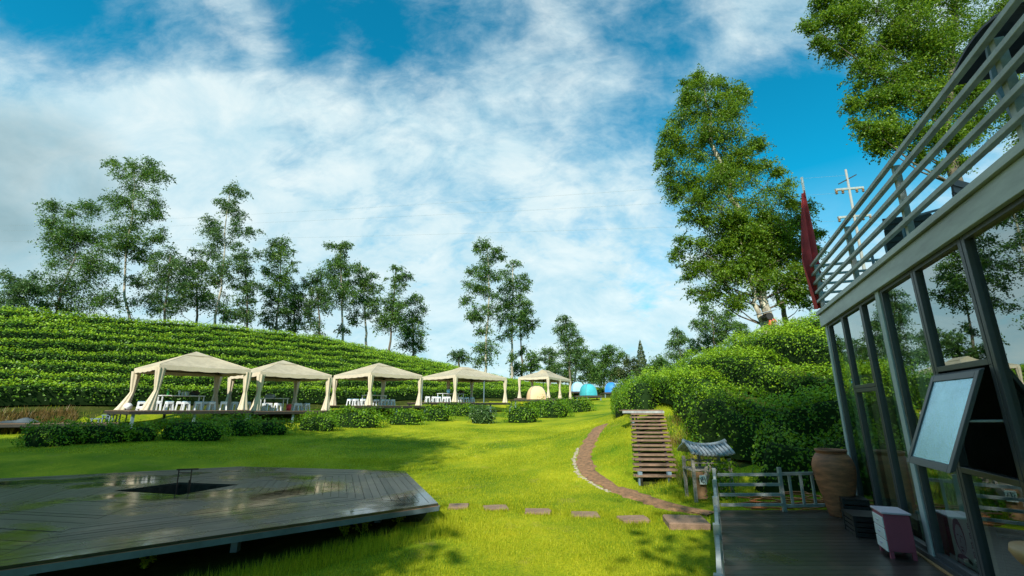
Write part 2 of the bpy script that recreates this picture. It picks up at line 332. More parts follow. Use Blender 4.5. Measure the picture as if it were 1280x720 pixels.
# ------------------------------------------------------------------ vegetation builders
def hedge_np(pts, H, W, leaf, dens, seed, bumpy=.25, ends=True, ex_=.6):
    """pts: (n,2) centreline; returns (quads, core M)"""
    r = np.random.default_rng(seed); pts = np.asarray(pts, float)
    seg = np.linalg.norm(np.diff(pts, axis=0), axis=1); cum = np.concatenate([[0], np.cumsum(seg)]); Lt = cum[-1]
    ex = W * .55; n = max(6, int((Lt + 2 * ex) / .35)); S = np.linspace(-ex, Lt + ex, n + 1); pts = np.concatenate([[pts[0] + (pts[0] - pts[1]) / (seg[0] + 1e-9) * ex], pts, [pts[-1] + (pts[-1] - pts[-2]) / (seg[-1] + 1e-9) * ex]]); cum = np.concatenate([[-ex], cum, [Lt + ex]])
    cx = np.interp(S, cum, pts[:, 0]); cy = np.interp(S, cum, pts[:, 1]); cz = height(cx, cy)
    tx = np.gradient(cx); ty = np.gradient(cy); l = np.hypot(tx, ty); tx /= l; ty /= l
    ph = r.uniform(0, 6, 6)
    def hv(s):  # lumpy height factor
        v = 1 + bumpy * (.5 * np.sin(s * 1.3 + ph[0]) + .35 * np.sin(s * 2.9 + ph[1]) + .3 * np.sin(s * .45 + ph[2]))
        d_ = np.clip(np.maximum(-s, s - Lt) / ex, 0, 1); v = v * np.sqrt(np.clip(1 - d_ ** 2.4, 0.0, 1))
        return v
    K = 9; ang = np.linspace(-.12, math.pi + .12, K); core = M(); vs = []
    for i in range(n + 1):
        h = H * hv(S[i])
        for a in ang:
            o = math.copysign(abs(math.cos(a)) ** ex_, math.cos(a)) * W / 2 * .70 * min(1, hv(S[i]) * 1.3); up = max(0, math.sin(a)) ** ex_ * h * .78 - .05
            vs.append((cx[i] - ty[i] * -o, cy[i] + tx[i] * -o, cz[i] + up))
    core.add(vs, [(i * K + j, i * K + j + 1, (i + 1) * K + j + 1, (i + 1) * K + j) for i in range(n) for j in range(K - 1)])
    area = Lt * (2 * H + W); m = int(area * dens)
    s = r.uniform(-ex, Lt + ex, m); a = r.uniform(0, math.pi, m); h = H * hv(s)
    lump = 1 + .07 * np.sin(s * 7 + a * 5 + ph[3]) * np.sin(a * 6 + s * 3.1 + ph[4]) + r.normal(0, .05, m) - .22 * r.uniform(0, 1, m) ** 3
    co = np.sign(np.cos(a)) * np.abs(np.cos(a)) ** ex_; si = np.sin(a) ** ex_
    o = co * W / 2 * lump * np.minimum(1, hv(s) * 1.3); up = si * h * lump
    X = np.interp(s, S, cx); Y = np.interp(s, S, cy); Z = np.interp(s, S, cz); TX = np.interp(s, S, tx); TY = np.interp(s, S, ty)
    P = np.stack([X + TY * o, Y - TX * o, Z + up], 1)
    en = np.where(s < 0, -1.0, np.where(s > Lt, 1.0, 0.0)); N = np.stack([TY * co + TX * en, -TX * co + TY * en, si + .2], 1)
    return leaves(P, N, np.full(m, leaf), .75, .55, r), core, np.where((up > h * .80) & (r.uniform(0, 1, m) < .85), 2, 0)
def hedge(name, label, cat, pts, H, W, leaf, dens, seed, mats, group=None, lit_flush='bank', **k):
    q, c, sl_ = hedge_np(pts, H, W, leaf, dens, seed, **k)
    o = quads_np(name, q, list(mats) + [MT[lit_flush]], extra=c, slots=sl_); return tag(o, label, cat, group)

def shrub(label, px0, px1, pyt, pyb, seed, group='shrubs below the pavilion decks', mats=None, depth=None, leaf=.10):
    """a rounded clipped shrub whose foot is on the ground at pyb and that is as tall as pyt"""
    r = np.random.default_rng(seed)
    g = gpt((px0 + px1) / 2, pyb) if depth is None else aty((px0 + px1) / 2, pyb, depth)
    k = g[1] / ray((px0 + px1) / 2, pyb)[1]; w = (px1 - px0) / F * k * 1.3; h = (pyb - pyt) / F * k * 1.03
    root = thing('shrub', label, 'shrub', (g[0], g[1] + w * .25, hz(g[0], g[1] + w * .25) - .03), 0, group)
    base_z = hz(g[0], g[1] + w * .25); dep = max(h * 1.1, w * .38); m = int((w * h * 2 + w * dep) * (210 * (.1 / leaf) ** 2) )
    th = r.uniform(0, 2 * math.pi, m); ph = np.arcsin(r.uniform(0, 1, m) ** .75)
    pk = r.uniform(0, 6, 5)
    lump = 1 + .13 * np.sin(th * 3 + pk[0]) * np.cos(ph * 4 + pk[1]) + .09 * np.sin(th * 7 + ph * 5 + pk[2]) + r.normal(0, .06, m) - .2 * r.uniform(0, 1, m) ** 3
    c = np.cos(ph) ** .7; P = np.stack([np.sign(np.cos(th)) * abs(np.cos(th)) ** .8 * c * w / 2 * lump, np.sin(th) * c * dep / 2 * lump, np.sin(ph) ** .85 * h * lump], 1)
    N = np.stack([np.cos(th) * c, np.sin(th) * c, np.sin(ph) + .2], 1)
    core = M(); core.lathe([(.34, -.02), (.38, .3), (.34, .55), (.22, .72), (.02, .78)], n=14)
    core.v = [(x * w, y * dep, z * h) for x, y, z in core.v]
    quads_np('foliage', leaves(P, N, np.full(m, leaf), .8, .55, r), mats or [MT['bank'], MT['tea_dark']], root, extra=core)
    st = M()
    for _ in range(5):
        a = r.uniform(0, 6); st.tube([(0, 0, -.1), (math.cos(a) * w * .1, math.sin(a) * dep * .1, h * .3), (math.cos(a) * w * .22, math.sin(a) * dep * .2, h * .6)], [.02, .015, .008], 5)
    st.build('stem', MT['bark'], root)
    return root

def tree(name, label, cat, depth, trunk, blobs, mt, leaf, dens, seed, bark=None, rt=.16, group=None, base=None, flat=.8, root_loc=None, cl=None, fill=1.0):
    """trunk: list of (px,py) from base up; blobs: (px,py,rx,ry) ellipses in px at this distance. Real size 3D tree."""
    r = np.random.default_rng(seed); bark = bark or MT['bark']
    TP = [aty(a, b, depth) for a, b in trunk]
    bx, by = TP[0][0], TP[0][1]; gz = hz(bx, by)
    k = 1 / ray(trunk[0][0], trunk[0][1])[1] * depth / F   # metres per px
    root = thing(name, label, cat, (bx, by, gz), 0, group)
    L = np.array([bx, by, gz])
    if TP[0][2] > gz: TP = [np.array([bx, by, gz - .2])] + TP
    TP = [p - L for p in TP]; TP[0][2] = min(TP[0][2], -.2)
    jit = r.normal(0, .25, len(TP)) * k * 8
    for i in range(1, len(TP)): TP[i] = TP[i] + np.array([0, jit[i] * .3, 0])
    m = M(); n = len(TP); rad = [rt * (1 - .78 * i / (n - 1)) * (1.25 if i == 0 else 1) for i in range(n)]
    # resample the trunk smoothly
    A = np.array(TP); tt = np.linspace(0, n - 1, (n - 1) * 4 + 1); AP = np.stack([np.interp(tt, range(n), A[:, i]) for i in range(3)], 1)
    AP[1:-1] += r.normal(0, rt * .25, (len(AP) - 2, 3)); AR = np.interp(tt, range(n), rad)
    m.tube(AP, AR, 8); Q = []; m.build('trunk', bark, root, smooth=True); m = M()
    bl2 = []
    for (cx, cy, rx, ry) in blobs:
        bl2.append((cx, cy, rx * .78, ry * .85, 1))
        for _ in range(4):
            a = r.uniform(0, 6.283); q = r.uniform(.6, 1.2); f = r.uniform(.22, .55); bl2.append((cx + math.cos(a) * rx * q * .9, cy + math.sin(a) * ry * q, rx * f, ry * f * 1.15, 0))
    for (cx, cy, rx, ry, main_) in bl2:
        dz = r.uniform(-.7, .7) * rx * k * 1.2
        c = aty(cx, cy, depth + dz) - L; rxm, rym = rx * k, ry * k; rzm = (rxm * .9 + rym * .2)
        # limb from a lower trunk point
        i = int(np.argmin(np.abs(AP[:, 2] - (c[2] - .6 * np.hypot(*(c[:2] - AP[np.argmin(np.abs(AP[:, 2] - c[2]))][:2])) - rym * .5)))); s0 = AP[i]; r0 = max(.010, AR[i] * .32)
        mid = (s0 + c) / 2 + np.array([0, 0, -.08 * np.linalg.norm(c - s0)])
        if main_: m.tube([s0, mid, c], [r0 * .8, r0 * .45, r0 * .2], 5, False); last_ = c
        else: m.tube([last_, (last_ + c) / 2 + r.normal(0, .05, 3), c], [r0 * .3, r0 * .2, r0 * .12], 4, False)
        nc = max(3, int(fill * 3.6 * dens * (rx * ry) ** .62 / 3.0))
        for _ in range(nc):
            v = r.normal(size=3); v /= np.linalg.norm(v); q = r.uniform(.05, 1.0) ** .5 * (1.0 if r.random() < .8 else r.uniform(1.0, 1.35)); v[2] *= r.uniform(.8, 1.35)
            e = c + v * np.array([rxm, rzm, rym]) * q
            if r.random() < .45: m.tube([c + (e - c) * .1, (c + e) / 2 + r.normal(0, .04, 3), e], [r0 * .3, r0 * .2, .006], 4, False)
            cs = r.uniform(.16, .40) * min(rxm, rym) + leaf * 1.5; nl = int(r.uniform(20, 62))
            if r.random() < .55:
                dr = v * np.array([1, 1, .35]) + np.array([0, 0, r.uniform(-.55, .35)]); dr /= np.linalg.norm(dr); nl = int(nl * .7)
                tt_ = r.uniform(-.5, 1.0, nl); pp = e + np.outer(tt_ * cs * 1.9, dr) + r.normal(size=(nl, 3)) * cs * .30 * (1.15 - np.clip(tt_, 0, 1))[:, None]; pp[:, 2] -= np.clip(tt_, 0, 1) ** 2 * cs * .5
            else: pp = r.normal(size=(nl, 3)) * np.array([cs, cs, cs * r.uniform(.5, 1.1)]) * .6 + e
            pp[:, 2] -= .25 * (np.hypot(pp[:, 0] - e[0], pp[:, 1] - e[1]))
            Q.append(leaves(pp, np.tile([0, 0, .9], (nl, 1)) + v * .4, np.full(nl, leaf), .9, .55, r))
    m.build('limbs', MT['bark'], root, smooth=True)
    quads_np('crown', np.concatenate(Q), mt, root)
    return root

# ------------------------------------------------------------------ left tea slope: one hedge per terrace row
ORD = ['lowest', 'second', 'third', 'fourth', 'fifth', 'sixth', 'seventh', 'eighth', 'ninth', 'tenth', 'eleventh', 'twelfth', 'thirteenth', 'fourteenth']
NR = 10
for i in range(NR):
    D = 33.6 + 1.83 * i
    s0 = -9 - i * .6; s1 = [58, 62, 66, 70, 76, 82, 88, 94, 98, 100, 100, 100, 100][i]
    ss = np.arange(s0, s1, 1.0)
    rr = np.random.default_rng(50 + i)
    wob = .22 * np.sin(ss * .21 + i * 1.3) + .15 * np.sin(ss * .53 + i) + .5 * np.sin(ss * .06 + .4)
    pts = np.stack([(D + wob) * NH[0] + ss * TH[0], (D + wob) * NH[1] + ss * TH[1]], 1)
    lab = ('lowest tea hedge row, directly behind the pavilions' if i == 0 else 'uppermost tea hedge row along the ridge under the trees' if i == NR - 1
           else '%s tea hedge row up the left slope, counted from the pavilions' % ORD[i])
    hedge('tea_hedge', lab, 'hedge', pts, 1.0 if i else 1.15, .92, .13 if i < 5 else .16, 85 if i < 5 else 55, 100 + i, [MT['tea'], MT['tea_dark']], 'terraced tea hedge rows on the left slope', lit_flush='lit_flush', bumpy=.12, ends=False, ex_=.42)

# ------------------------------------------------------------------ right bank: tea hedges climbing the hill
foot = np.array([(9.5, 8.0), (6.9, 9.9), (5.9, 12.4), (5.6, 16), (5.9, 20), (6.6, 26), (8.0, 33), (10.5, 42)])
def offs(poly, d):
    t = np.gradient(poly, axis=0); t /= np.linalg.norm(t, axis=1)[:, None]; return poly + np.stack([t[:, 1], -t[:, 0]], 1) * d
def dens_poly(p, n=40):
    c = np.concatenate([[0], np.cumsum(np.linalg.norm(np.diff(p, axis=0), axis=1))]); s = np.linspace(0, c[-1], n)
    q = np.stack([np.interp(s, c, p[:, 0]), np.interp(s, c, p[:, 1])], 1)
    for _ in range(4): q[1:-1] = (q[:-2] + q[1:-1] * 2 + q[2:]) / 4
    return q
BL = ['lowest dark hedge row of the right bank, beside the timber stairs', 'second hedge row up the right bank', 'third hedge row up the right bank', 'fourth hedge row up the right bank',
      'fifth hedge row, highest on the right bank below the big birch']
for i in range(5):
    p = dens_poly(offs(foot, .1 + 1.75 * i))
    hedge('bank_hedge', BL[i], 'hedge', p, (1.2, 1.15, 1.1, .95, .7)[i], 1.2, .074, 300, 200 + i, [MT['bank'], MT['tea_dark']], 'tea hedge rows on the right bank', lit_flush='lit_flush', bumpy=.2, ex_=.45)
# scrub between the deck and the stairs
hedge('wild_bush', 'dense dark bush behind the far deck railing', 'bush', [(5.5, 9.7), (6.4, 9.3), (7.8, 8.6), (9.2, 7.6)], 1.2, 1.2, .07, 340, 300, [MT['bank'], MT['tea_dark']], bumpy=.4)
hedge('wild_bush', 'dark bush right behind the tiled shrine', 'bush', [(5.3, 12.4), (5.7, 11.5), (6.5, 10.8)], 1.3, 1.1, .07, 330, 301, [MT['bank'], MT['tea_dark']], bumpy=.35)
hedge('wild_bush', 'leafy bush on the bank at the right side of the timber stairs', 'bush', [(5.2, 12.6), (5.4, 14.0), (5.7, 15.8)], .95, .8, .08, 240, 302, [MT['bank'], MT['tea_dark']], bumpy=.4)
hedge('wild_bush', 'bright bush at the head of the lawn left of the stair landing', 'bush', [(4.9, 17.6), (5.2, 20), (5.6, 23.5), (6.3, 27)], 1.3, 1.2, .075, 280, 303, [MT['bank'], MT['tea_dark']], bumpy=.35)

# ------------------------------------------------------------------ shrubs in front of the pavilion decks
SH = [(10, 72, 528, 560, 'wide clipped shrub below the lower walkway at the picture edge'), (66, 134, 529, 557, 'dense shrub below the walkway steps'), (137, 182, 531, 553, 'low shrub under the first deck leg'),
      (180, 262, 524, 553, 'large rounded shrub below the first pavilion deck'), (258, 308, 521, 546, 'bushy shrub between the first and second pavilion'), (300, 351, 526, 545, 'low dark shrub below the left half of the second pavilion'),
      (366, 412, 518, 540, 'leafy dark shrub below the right end of the second pavilion deck'), (400, 468, 512, 536, 'pale twiggy shrub at the left leg of the third pavilion'), (482, 524, 513, 532, 'small shrub below the right half of the third pavilion'),
      (526, 560, 507, 527, 'bright shrub between the third and fourth pavilions'), (556, 592, 506, 521, 'low shrub below the fourth pavilion deck'), (588, 616, 508, 530, 'small dry brownish shrub below the fourth pavilion'),
      (634, 672, 505, 529, 'round dark shrub at the right end of the fourth pavilion deck'), (668, 712, 500, 523, 'shrub below the tent deck of the fifth pavilion'), (706, 741, 498, 516, 'last shrub of the row, nearest the distant tents')]
for i, (a, b, t, bo, lab) in enumerate(SH):
    g = gpt((a + b) / 2, bo)
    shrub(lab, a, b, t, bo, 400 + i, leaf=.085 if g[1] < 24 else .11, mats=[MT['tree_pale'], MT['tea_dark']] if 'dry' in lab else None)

# ------------------------------------------------------------------ pavilions
def curtain(m, x, y, z0, z1, out, rmid=.09, top=.19, bot=.25, seed=0):
    r = random.Random(seed); n = 28; lv = 14; vs = []; k = r.choice((5, 6, 7)); ph = r.uniform(0, 6)
    for i in range(lv):
        t = i / (lv - 1); z = z0 + (z1 - z0) * t; tm = .47
        if t < tm: q = t / tm; rr = bot + (rmid - bot) * q ** .8; ox = out * (1 - q) ** 1.1
        else: q = (t - tm) / (1 - tm); rr = rmid + (top - rmid) * q ** .75; ox = 0
        for j in range(n):
            a = 2 * math.pi * j / n; f = 1 + .24 * math.cos(k * a + ph + t * .6)
            vs.append((x + rr * f * math.cos(a) + ox * .7, y + rr * f * math.sin(a) * .75 - abs(ox) * .3, z))
    m.add(vs, [(i * n + j, i * n + (j + 1) % n, (i + 1) * n + (j + 1) % n, (i + 1) * n + j) for i in range(lv - 1) for j in range(n)])
def pavilion(label, x, y, a, b, rz, z, posts, curt, seed):
    root = thing('pavilion', label, 'pavilion', (x, y, z), rz, 'cream canvas pavilions along the tea slope')
    EH = 2.12
    for (pu, pw) in posts:
        m = M(); m.box((pu * a, pw * b, EH / 2), (.06, .06, EH)); m.build('post', MT['legpaint'], root)
    m = M()
    for p, q in (((0, 0), (a, 0)), ((a, 0), (a, b)), ((a, b), (0, b)), ((0, b), (0, 0))): m.beam((p[0], p[1], EH - .03), (q[0], q[1], EH - .03), .05, .05)
    ca, cb = a / 2, b / 2
    for p in ((0, 0), (a, 0), (a, b), (0, b)): m.beam((p[0], p[1], EH), (ca + (p[0] - ca) * .25, cb + (p[1] - cb) * .25, EH + .68), .03, .03)
    m.build('roof_frame', MT['steel'], root)
    o = .10; kk = .22
    # canopy: four sagging faces from eave to the vent ring
    E_ = [(-o, -o), (a + o, -o), (a + o, b + o), (-o, b + o)]; T_ = [(ca + (p[0] - ca) * kk, cb + (p[1] - cb) * kk) for p in E_]
    m = M(); n1, n2 = 10, 6; hemz = lambda s, L: EH - .17 - .028 * abs(math.sin(s * L / .42 * math.pi / 2 * 1.0))
    for e in range(4):
        A, B, C, D_ = E_[e], E_[(e + 1) % 4], T_[(e + 1) % 4], T_[e]; vs = []
        for j in range(n2 + 1):
            v = j / n2
            for i in range(n1 + 1):
                u = i / n1; px_ = (A[0] * (1 - u) + B[0] * u) * (1 - v) + (D_[0] * (1 - u) + C[0] * u) * v; py_ = (A[1] * (1 - u) + B[1] * u) * (1 - v) + (D_[1] * (1 - u) + C[1] * u) * v
                zz = EH + .03 + .72 * v - .10 * math.sin(math.pi * v) * math.sin(math.pi * u) - .05 * math.sin(math.pi * u) * (1 - v)
                vs.append((px_, py_, zz))
        m.add(vs, [(j * (n1 + 1) + i, j * (n1 + 1) + i + 1, (j + 1) * (n1 + 1) + i + 1, (j + 1) * (n1 + 1) + i) for j in range(n2) for i in range(n1)])
    m.build('canopy', MT['canvas'], root, smooth=True)
    m = M()
    for e in range(4): m.tube([(E_[e][0], E_[e][1], EH + .035), ((E_[e][0] + T_[e][0]) / 2, (E_[e][1] + T_[e][1]) / 2, EH + .393), (T_[e][0], T_[e][1], EH + .753)], .014, 5)
    m.build('seam', MT['curtain'], root)
    m = M()
    for e in range(4):
        A, B = E_[e], E_[(e + 1) % 4]; L = math.hypot(B[0] - A[0], B[1] - A[1]); nn = int(L / .07); vs = []
        for i in range(nn + 1):
            u = i / nn; x_ = A[0] + (B[0] - A[0]) * u; y_ = A[1] + (B[1] - A[1]) * u; sag = .05 * math.sin(math.pi * u)
            vs += [(x_, y_, EH + .03 - sag), (x_, y_, hemz(u, L) - sag)]
        m.add(vs, [(2 * i, 2 * i + 1, 2 * i + 3, 2 * i + 2) for i in range(nn)])
    m.build('valance', MT['curtain'], root)
    m = M(); k2 = .30; V_ = [(ca + (p[0] - ca) * k2, cb + (p[1] - cb) * k2) for p in E_]; zt = EH + .70; ap = EH + .98
    ridge = max(0, (a - b)) * .32
    vs = [(p[0], p[1], zt) for p in V_] + [(p[0], p[1], zt - .09) for p in V_] + [(ca - ridge, cb, ap), (ca + ridge, cb, ap)]
    m.add(vs, [(0, 1, 9, 8), (1, 2, 9), (2, 3, 8, 9), (3, 0, 8), (0, 4, 5, 1), (1, 5, 6, 2), (2, 6, 7, 3), (3, 7, 4, 0)])
    m.build('vent_cap', MT['canvas'], root)
    for i, (cu, cw, out) in enumerate(curt):
        m = M(); curtain(m, cu * a, cw * b, .02, EH - .12, out, seed=seed * 10 + i); m.build('curtain', MT['curtain'], root, smooth=True)
    return root
C4 = [(0, 0), (1, 0), (1, 1), (0, 1)]
PV = [('first cream pavilion on the far left with a long table and many stools', -16.91, 22.22, 3.95, 4.13, R(51.3), 1.47, C4, [(.0, 0, -.35), (1, 0, 0), (1, 1, 0), (0, 1, -.5)]),
      ('second cream pavilion from the left with a red bin on its deck', -14.22, 26.26, 4.1, 4.4, R(49.7), 1.42, C4, [(0, 0, -.12), (1, 0, -.1), (1, 1, 0), (0, 1, 0)]),
      ('third and middle cream pavilion above the twiggy shrubs', -9.51, 31.29, 4.15, 4.7, R(49.2), 1.74, C4, [(0, 0, 0), (1, 0, -.12), (1, 1, 0), (0, 1, 0)]),
      ('fourth long cream pavilion with a bare grey pole in its front', -4.57, 37.57, 5.74, 4.51, R(46.3), 2.02, C4 + [(.55, 0), (.5, 1)], [(0, 0, 0), (1, 0, 0), (1, 1, 0), (.5, 1, 0)]),
      ('fifth and farthest cream pavilion sheltering the orange tent', 3.73, 47.92, 6.4, 3.3, R(62.7), 2.55, C4 + [(.5, 0), (.5, 1)], [(0, 0, 0), (1, 0, 0), (.5, 0, 0), (0, 1, 0), (.5, 1, 0)])]
for i, p in enumerate(PV): pavilion(*p, seed=i + 1)
def loc2w(i, u, w, z=0):
    _, x, y, a, b, rz, pz, _, _ = PV[i]; c, s = math.cos(rz), math.sin(rz)
    return (x + u * c - w * s, y + u * s + w * c, pz + z)

# platforms: boards, rim and legs
def platform(label, x, y, u0, u1, w0, w1, rz, z, name='platform', grp='raised timber decks along the tea slope', legs=True, hl=1.2):
    root = thing(name, label, 'deck', (x, y, z), rz, grp)
    m = M(); n = int((w1 - w0) / .145)
    for i in range(n):
        w = w0 + (w1 - w0) * (i + .5) / n; m.box(((u0 + u1) / 2, w, -.0175), (u1 - u0, (w1 - w0) / n - .008, .03))
    m.build('boards', MT['brownboard'], root)
    m = M(); zz = -.105
    for p, q in (((u0, w0), (u1, w0)), ((u0, w1), (u1, w1)), ((u0, w0 + .04), (u0, w1 - .04)), ((u1, w0 + .04), (u1, w1 - .04))):
        m.beam((p[0], p[1], zz), (q[0], q[1], zz), .05, .13)
    for k in range(1, 4): m.beam((u0 + .03, w0 + (w1 - w0) * k / 4, zz - .01), (u1 - .03, w0 + (w1 - w0) * k / 4, zz - .01), .05, .11)
    m.build('rim', MT['steel'], root)
    c, s = math.cos(rz), math.sin(rz)
    if legs:
        nu = max(2, int((u1 - u0) / 2.4) + 1)
        for k in range(nu):
            for w in (w0 + .12, w1 - .12):
                u = u0 + .15 + (u1 - u0 - .3) * k / (nu - 1); gx_, gy_ = x + u * c - w * s, y + u * s + w * c; h = z - .17 - hz(gx_, gy_) + .1
                if h > .05:
                    m = M(); m.box((u, w, -.17 - h / 2), (.11, .11, h)); m.build('leg', MT['legpaint'], root)
    return root
for i, (e0, e1) in enumerate(((-.9, .75), (-.55, .9), (-.6, 1.2), (-1.2, 1.3), (-.5, .6))):
    lab, x, y, a, b, rz, z, _, _ = PV[i]
    platform(['timber deck under the first pavilion on the left', 'timber deck under the second pavilion', 'timber deck under the third, middle pavilion', 'long timber deck under the fourth pavilion', 'timber deck under the fifth, farthest pavilion'][i],
             x, y, e0, a + e1 * .4, -.35, b + .4, rz, z - .002)
# lower walkway at the far left, with steps
p = aty(150, 528, 23.5); q = aty(-40, 530, 21.5)
rzw = math.atan2(p[1] - q[1], p[0] - q[0]); Lw = math.hypot(p[0] - q[0], p[1] - q[1])
platform('lower timber walkway leading off the left edge', q[0], q[1], -2, Lw, 0, 1.5, rzw, (p[2] + q[2]) / 2, name='walkway', grp='raised timber decks along the tea slope')
wz = (p[2] + q[2]) / 2
st = thing('deck_steps', 'small grey steps from the walkway up to the first deck', 'steps', (p[0] - 1.4, p[1] + .1, wz), rzw)
for k in range(3):
    m = M(); u = k * .42; h = .17 * (k + 1); m.box((u, .55, h), (.40, .9, .04)); m.build('tread', MT['legpaint'], st)
    m = M()
    for w in (.14, .96):
        m.box((u - .14, w, h / 2), (.05, .05, h)); m.box((u + .14, w, h / 2), (.05, .05, h))
    m.build('support', MT['legpaint'], st)
# crumpled sheet
g = aty(22, 527, 22.6); m = M(); n = 14; rr = np.random.default_rng(3); vs = []
for j in range(n):
    for i in range(n):
        u, v = i / (n - 1) - .5, j / (n - 1) - .5; e = max(0, 1 - (abs(u) * 2) ** 2) * max(0, 1 - (abs(v) * 2) ** 2)
        vs.append((u * 1.5 + rr.normal(0, .02), v * .8 + rr.normal(0, .02), e * (.16 + .08 * math.sin(u * 9) + rr.normal(0, .03)) + .01))
m.add(vs, [(j * n + i, j * n + i + 1, (j + 1) * n + i + 1, (j + 1) * n + i) for j in range(n - 1) for i in range(n - 1)])
o = m.build('tarpaulin', mat('tarp', (.07, .09, .10), rough=.6, var=.3, scale=3), smooth=True); o.location = (g[0], g[1] + .1, wz + .012); o.rotation_euler = (0, 0, rzw); tag(o, 'crumpled blue-grey sheet lying on the lower walkway', 'tarpaulin')
g = aty(5, 545, 21.2)

# ------------------------------------------------------------------ stools
def make_stool(top):
    root = thing('stool', 'white plastic stool', 'stool')
    m = M(); H = .44; a, b = .14, .175; ht = .05
    for sx in (-1, 1):
        for sy in (-1, 1):
            l = M(); t = .05
            vs = []
            for z, h in ((0, b), (H - ht, a)):
                for dx, dy in ((0, 0), (1, 0), (1, 1), (0, 1)): vs.append((sx * (h - dx * t * (1.25 if z == 0 else 1.3)), sy * (h - dy * t * (1.25 if z == 0 else 1.3)), z))
            l.add(vs, [(0, 1, 2, 3), (4, 5, 6, 7), (0, 1, 5, 4), (1, 2, 6, 5), (2, 3, 7, 6), (3, 0, 4, 7)]); l.build('leg', MT['white'], root)
    m.box((0, 0, H - ht / 2 - .01), (a * 2 + .02, a * 2 + .02, ht)); _ = [m.box((0, sy * .143, H - .09), (.24, .02, .09)) for sy in (-1, 1)]; _ = [m.box((sx * .143, 0, H - .09), (.02, .24, .09)) for sx in (-1, 1)]
    m.build('seat', MT['white'], root, bevel=.01)
    m = M(); m.box((0, 0, H - .003), (a * 2 - .01, a * 2 - .01, .022)); m.build('seat_pad', MT['bluetop'] if top else MT['white'], root, bevel=.006)
    return root
proto = {True: make_stool(True), False: make_stool(False)}; used = {True: False, False: False}
def dup(root, loc, rz, label, group):
    r = root.copy(); COL.objects.link(r); r.location = loc; r.rotation_euler = (0, 0, rz); r['label'] = label; r['group'] = group
    for ch in list(root.children):
        c = ch.copy(); COL.objects.link(c); c.parent = r
    return r
ON = ['first', 'second', 'third', 'fourth', 'fifth', 'sixth', 'seventh', 'eighth', 'ninth', 'tenth', 'eleventh', 'twelfth']
PN = ['first', 'second', 'third', 'fourth']
# stools given by photo column and deck depth fraction w (across the pavilion)
def on_deck(i, px, wfrac):
    """point on pavilion i's floor in the viewing column px whose local w is wfrac*b"""
    _, x, y, a, b, rz, z, _, _ = PV[i]; az = math.atan2((px - 640) / F, CP + .26 * SP + .0); d = np.array([math.sin(az), math.cos(az)])
    n = np.array([-math.sin(rz), math.cos(rz)]); o = np.array([x, y]) + n * wfrac * b; k = (o @ n) / (d @ n); return d * k
ST = [(0, [(176, .72, 1), (196, .25, 0), (211, .35, 1), (224, .5, 0), (232, .3, 1), (247, .3, 1), (257, .55, 0), (264, .3, 1), (279, .22, 0), (293, .5, 0), (309, .35, 1)]),
      (1, [(331, .6, 1), (336, .4, 0), (347, .3, 0), (370, .35, 0), (374, .42, 0), (383, .38, 1)]),
      (2, [(437, .5, 1), (444, .4, 1), (453, .35, 1), (470, .5, 1), (478, .45, 0), (485, .4, 1), (490, .35, 0)]),
      (3, [(534, .4, 0), (542, .4, 0), (548, .38, 1), (556, .35, 0), (560, .3, 0), (576, .35, 0), (583, .38, 1), (590, .4, 1)])]
cnt = 0
for pi, L in ST:
    L = sorted(L)
    for k, (px, wf, top) in enumerate(L):
        q = on_deck(pi, px, wf); lab = '%s stool from the left under the %s pavilion, %s' % (ON[k], PN[pi], 'blue topped' if top else 'plain white')
        top = bool(top); grp = 'white plastic stools under the pavilions'; loc = (float(q[0]), float(q[1]), PV[pi][6] + .001); rz = PV[pi][5] + random.uniform(-.3, .3)
        if not used[top]:
            r = proto[top]; r.location = loc; r.rotation_euler = (0, 0, rz); r['label'] = lab; r['group'] = grp; used[top] = True
        else: dup(proto[top], loc, rz, lab, grp)

# tables
def table(label, pi, u, w, L, W, H=.74):
    root = thing('folding_table', label, 'table', loc2w(pi, u, w, .001), PV[pi][5], 'white folding tables under the pavilions')
    m = M(); m.box((0, 0, H), (L, W, .045)); m.build('tabletop', MT['white'], root, bevel=.008)
    for sx in (-1, 1):
        for sy in (-1, 1):
            m = M(); m.box((sx * (L / 2 - .06), sy * (W / 2 - .06), (H - .02) / 2), (.05, .05, H - .025)); m.build('leg', MT['white'], root)
    return root
def bottle(label, loc, mt, h=.28, r=.04):
    root = thing('bottle', label, 'bottle', loc); m = M(); m.lathe([(0.001, 0), (r, 0), (r, h * .6), (r * .35, h * .78), (r * .35, h * .93), (.001, h * .93)], n=12); m.build('body', mt, root, smooth=True)
    m = M(); m.lathe([(r * .42, h * .93), (r * .42, h), (.001, h)], n=10); m.build('cap', MT['white'], root)
def cup(label, loc, h=.13, r=.045, grp='white cups and jugs on the pavilion tables'):
    m = M(); m.lathe([(.001, 0), (r * .8, 0), (r, h), (r * .88, h), (r * .7, h * .1), (.001, h * .1)], n=14); o = m.build('cup', MT['white'], smooth=True); o.location = loc; tag(o, label, 'cup', grp)
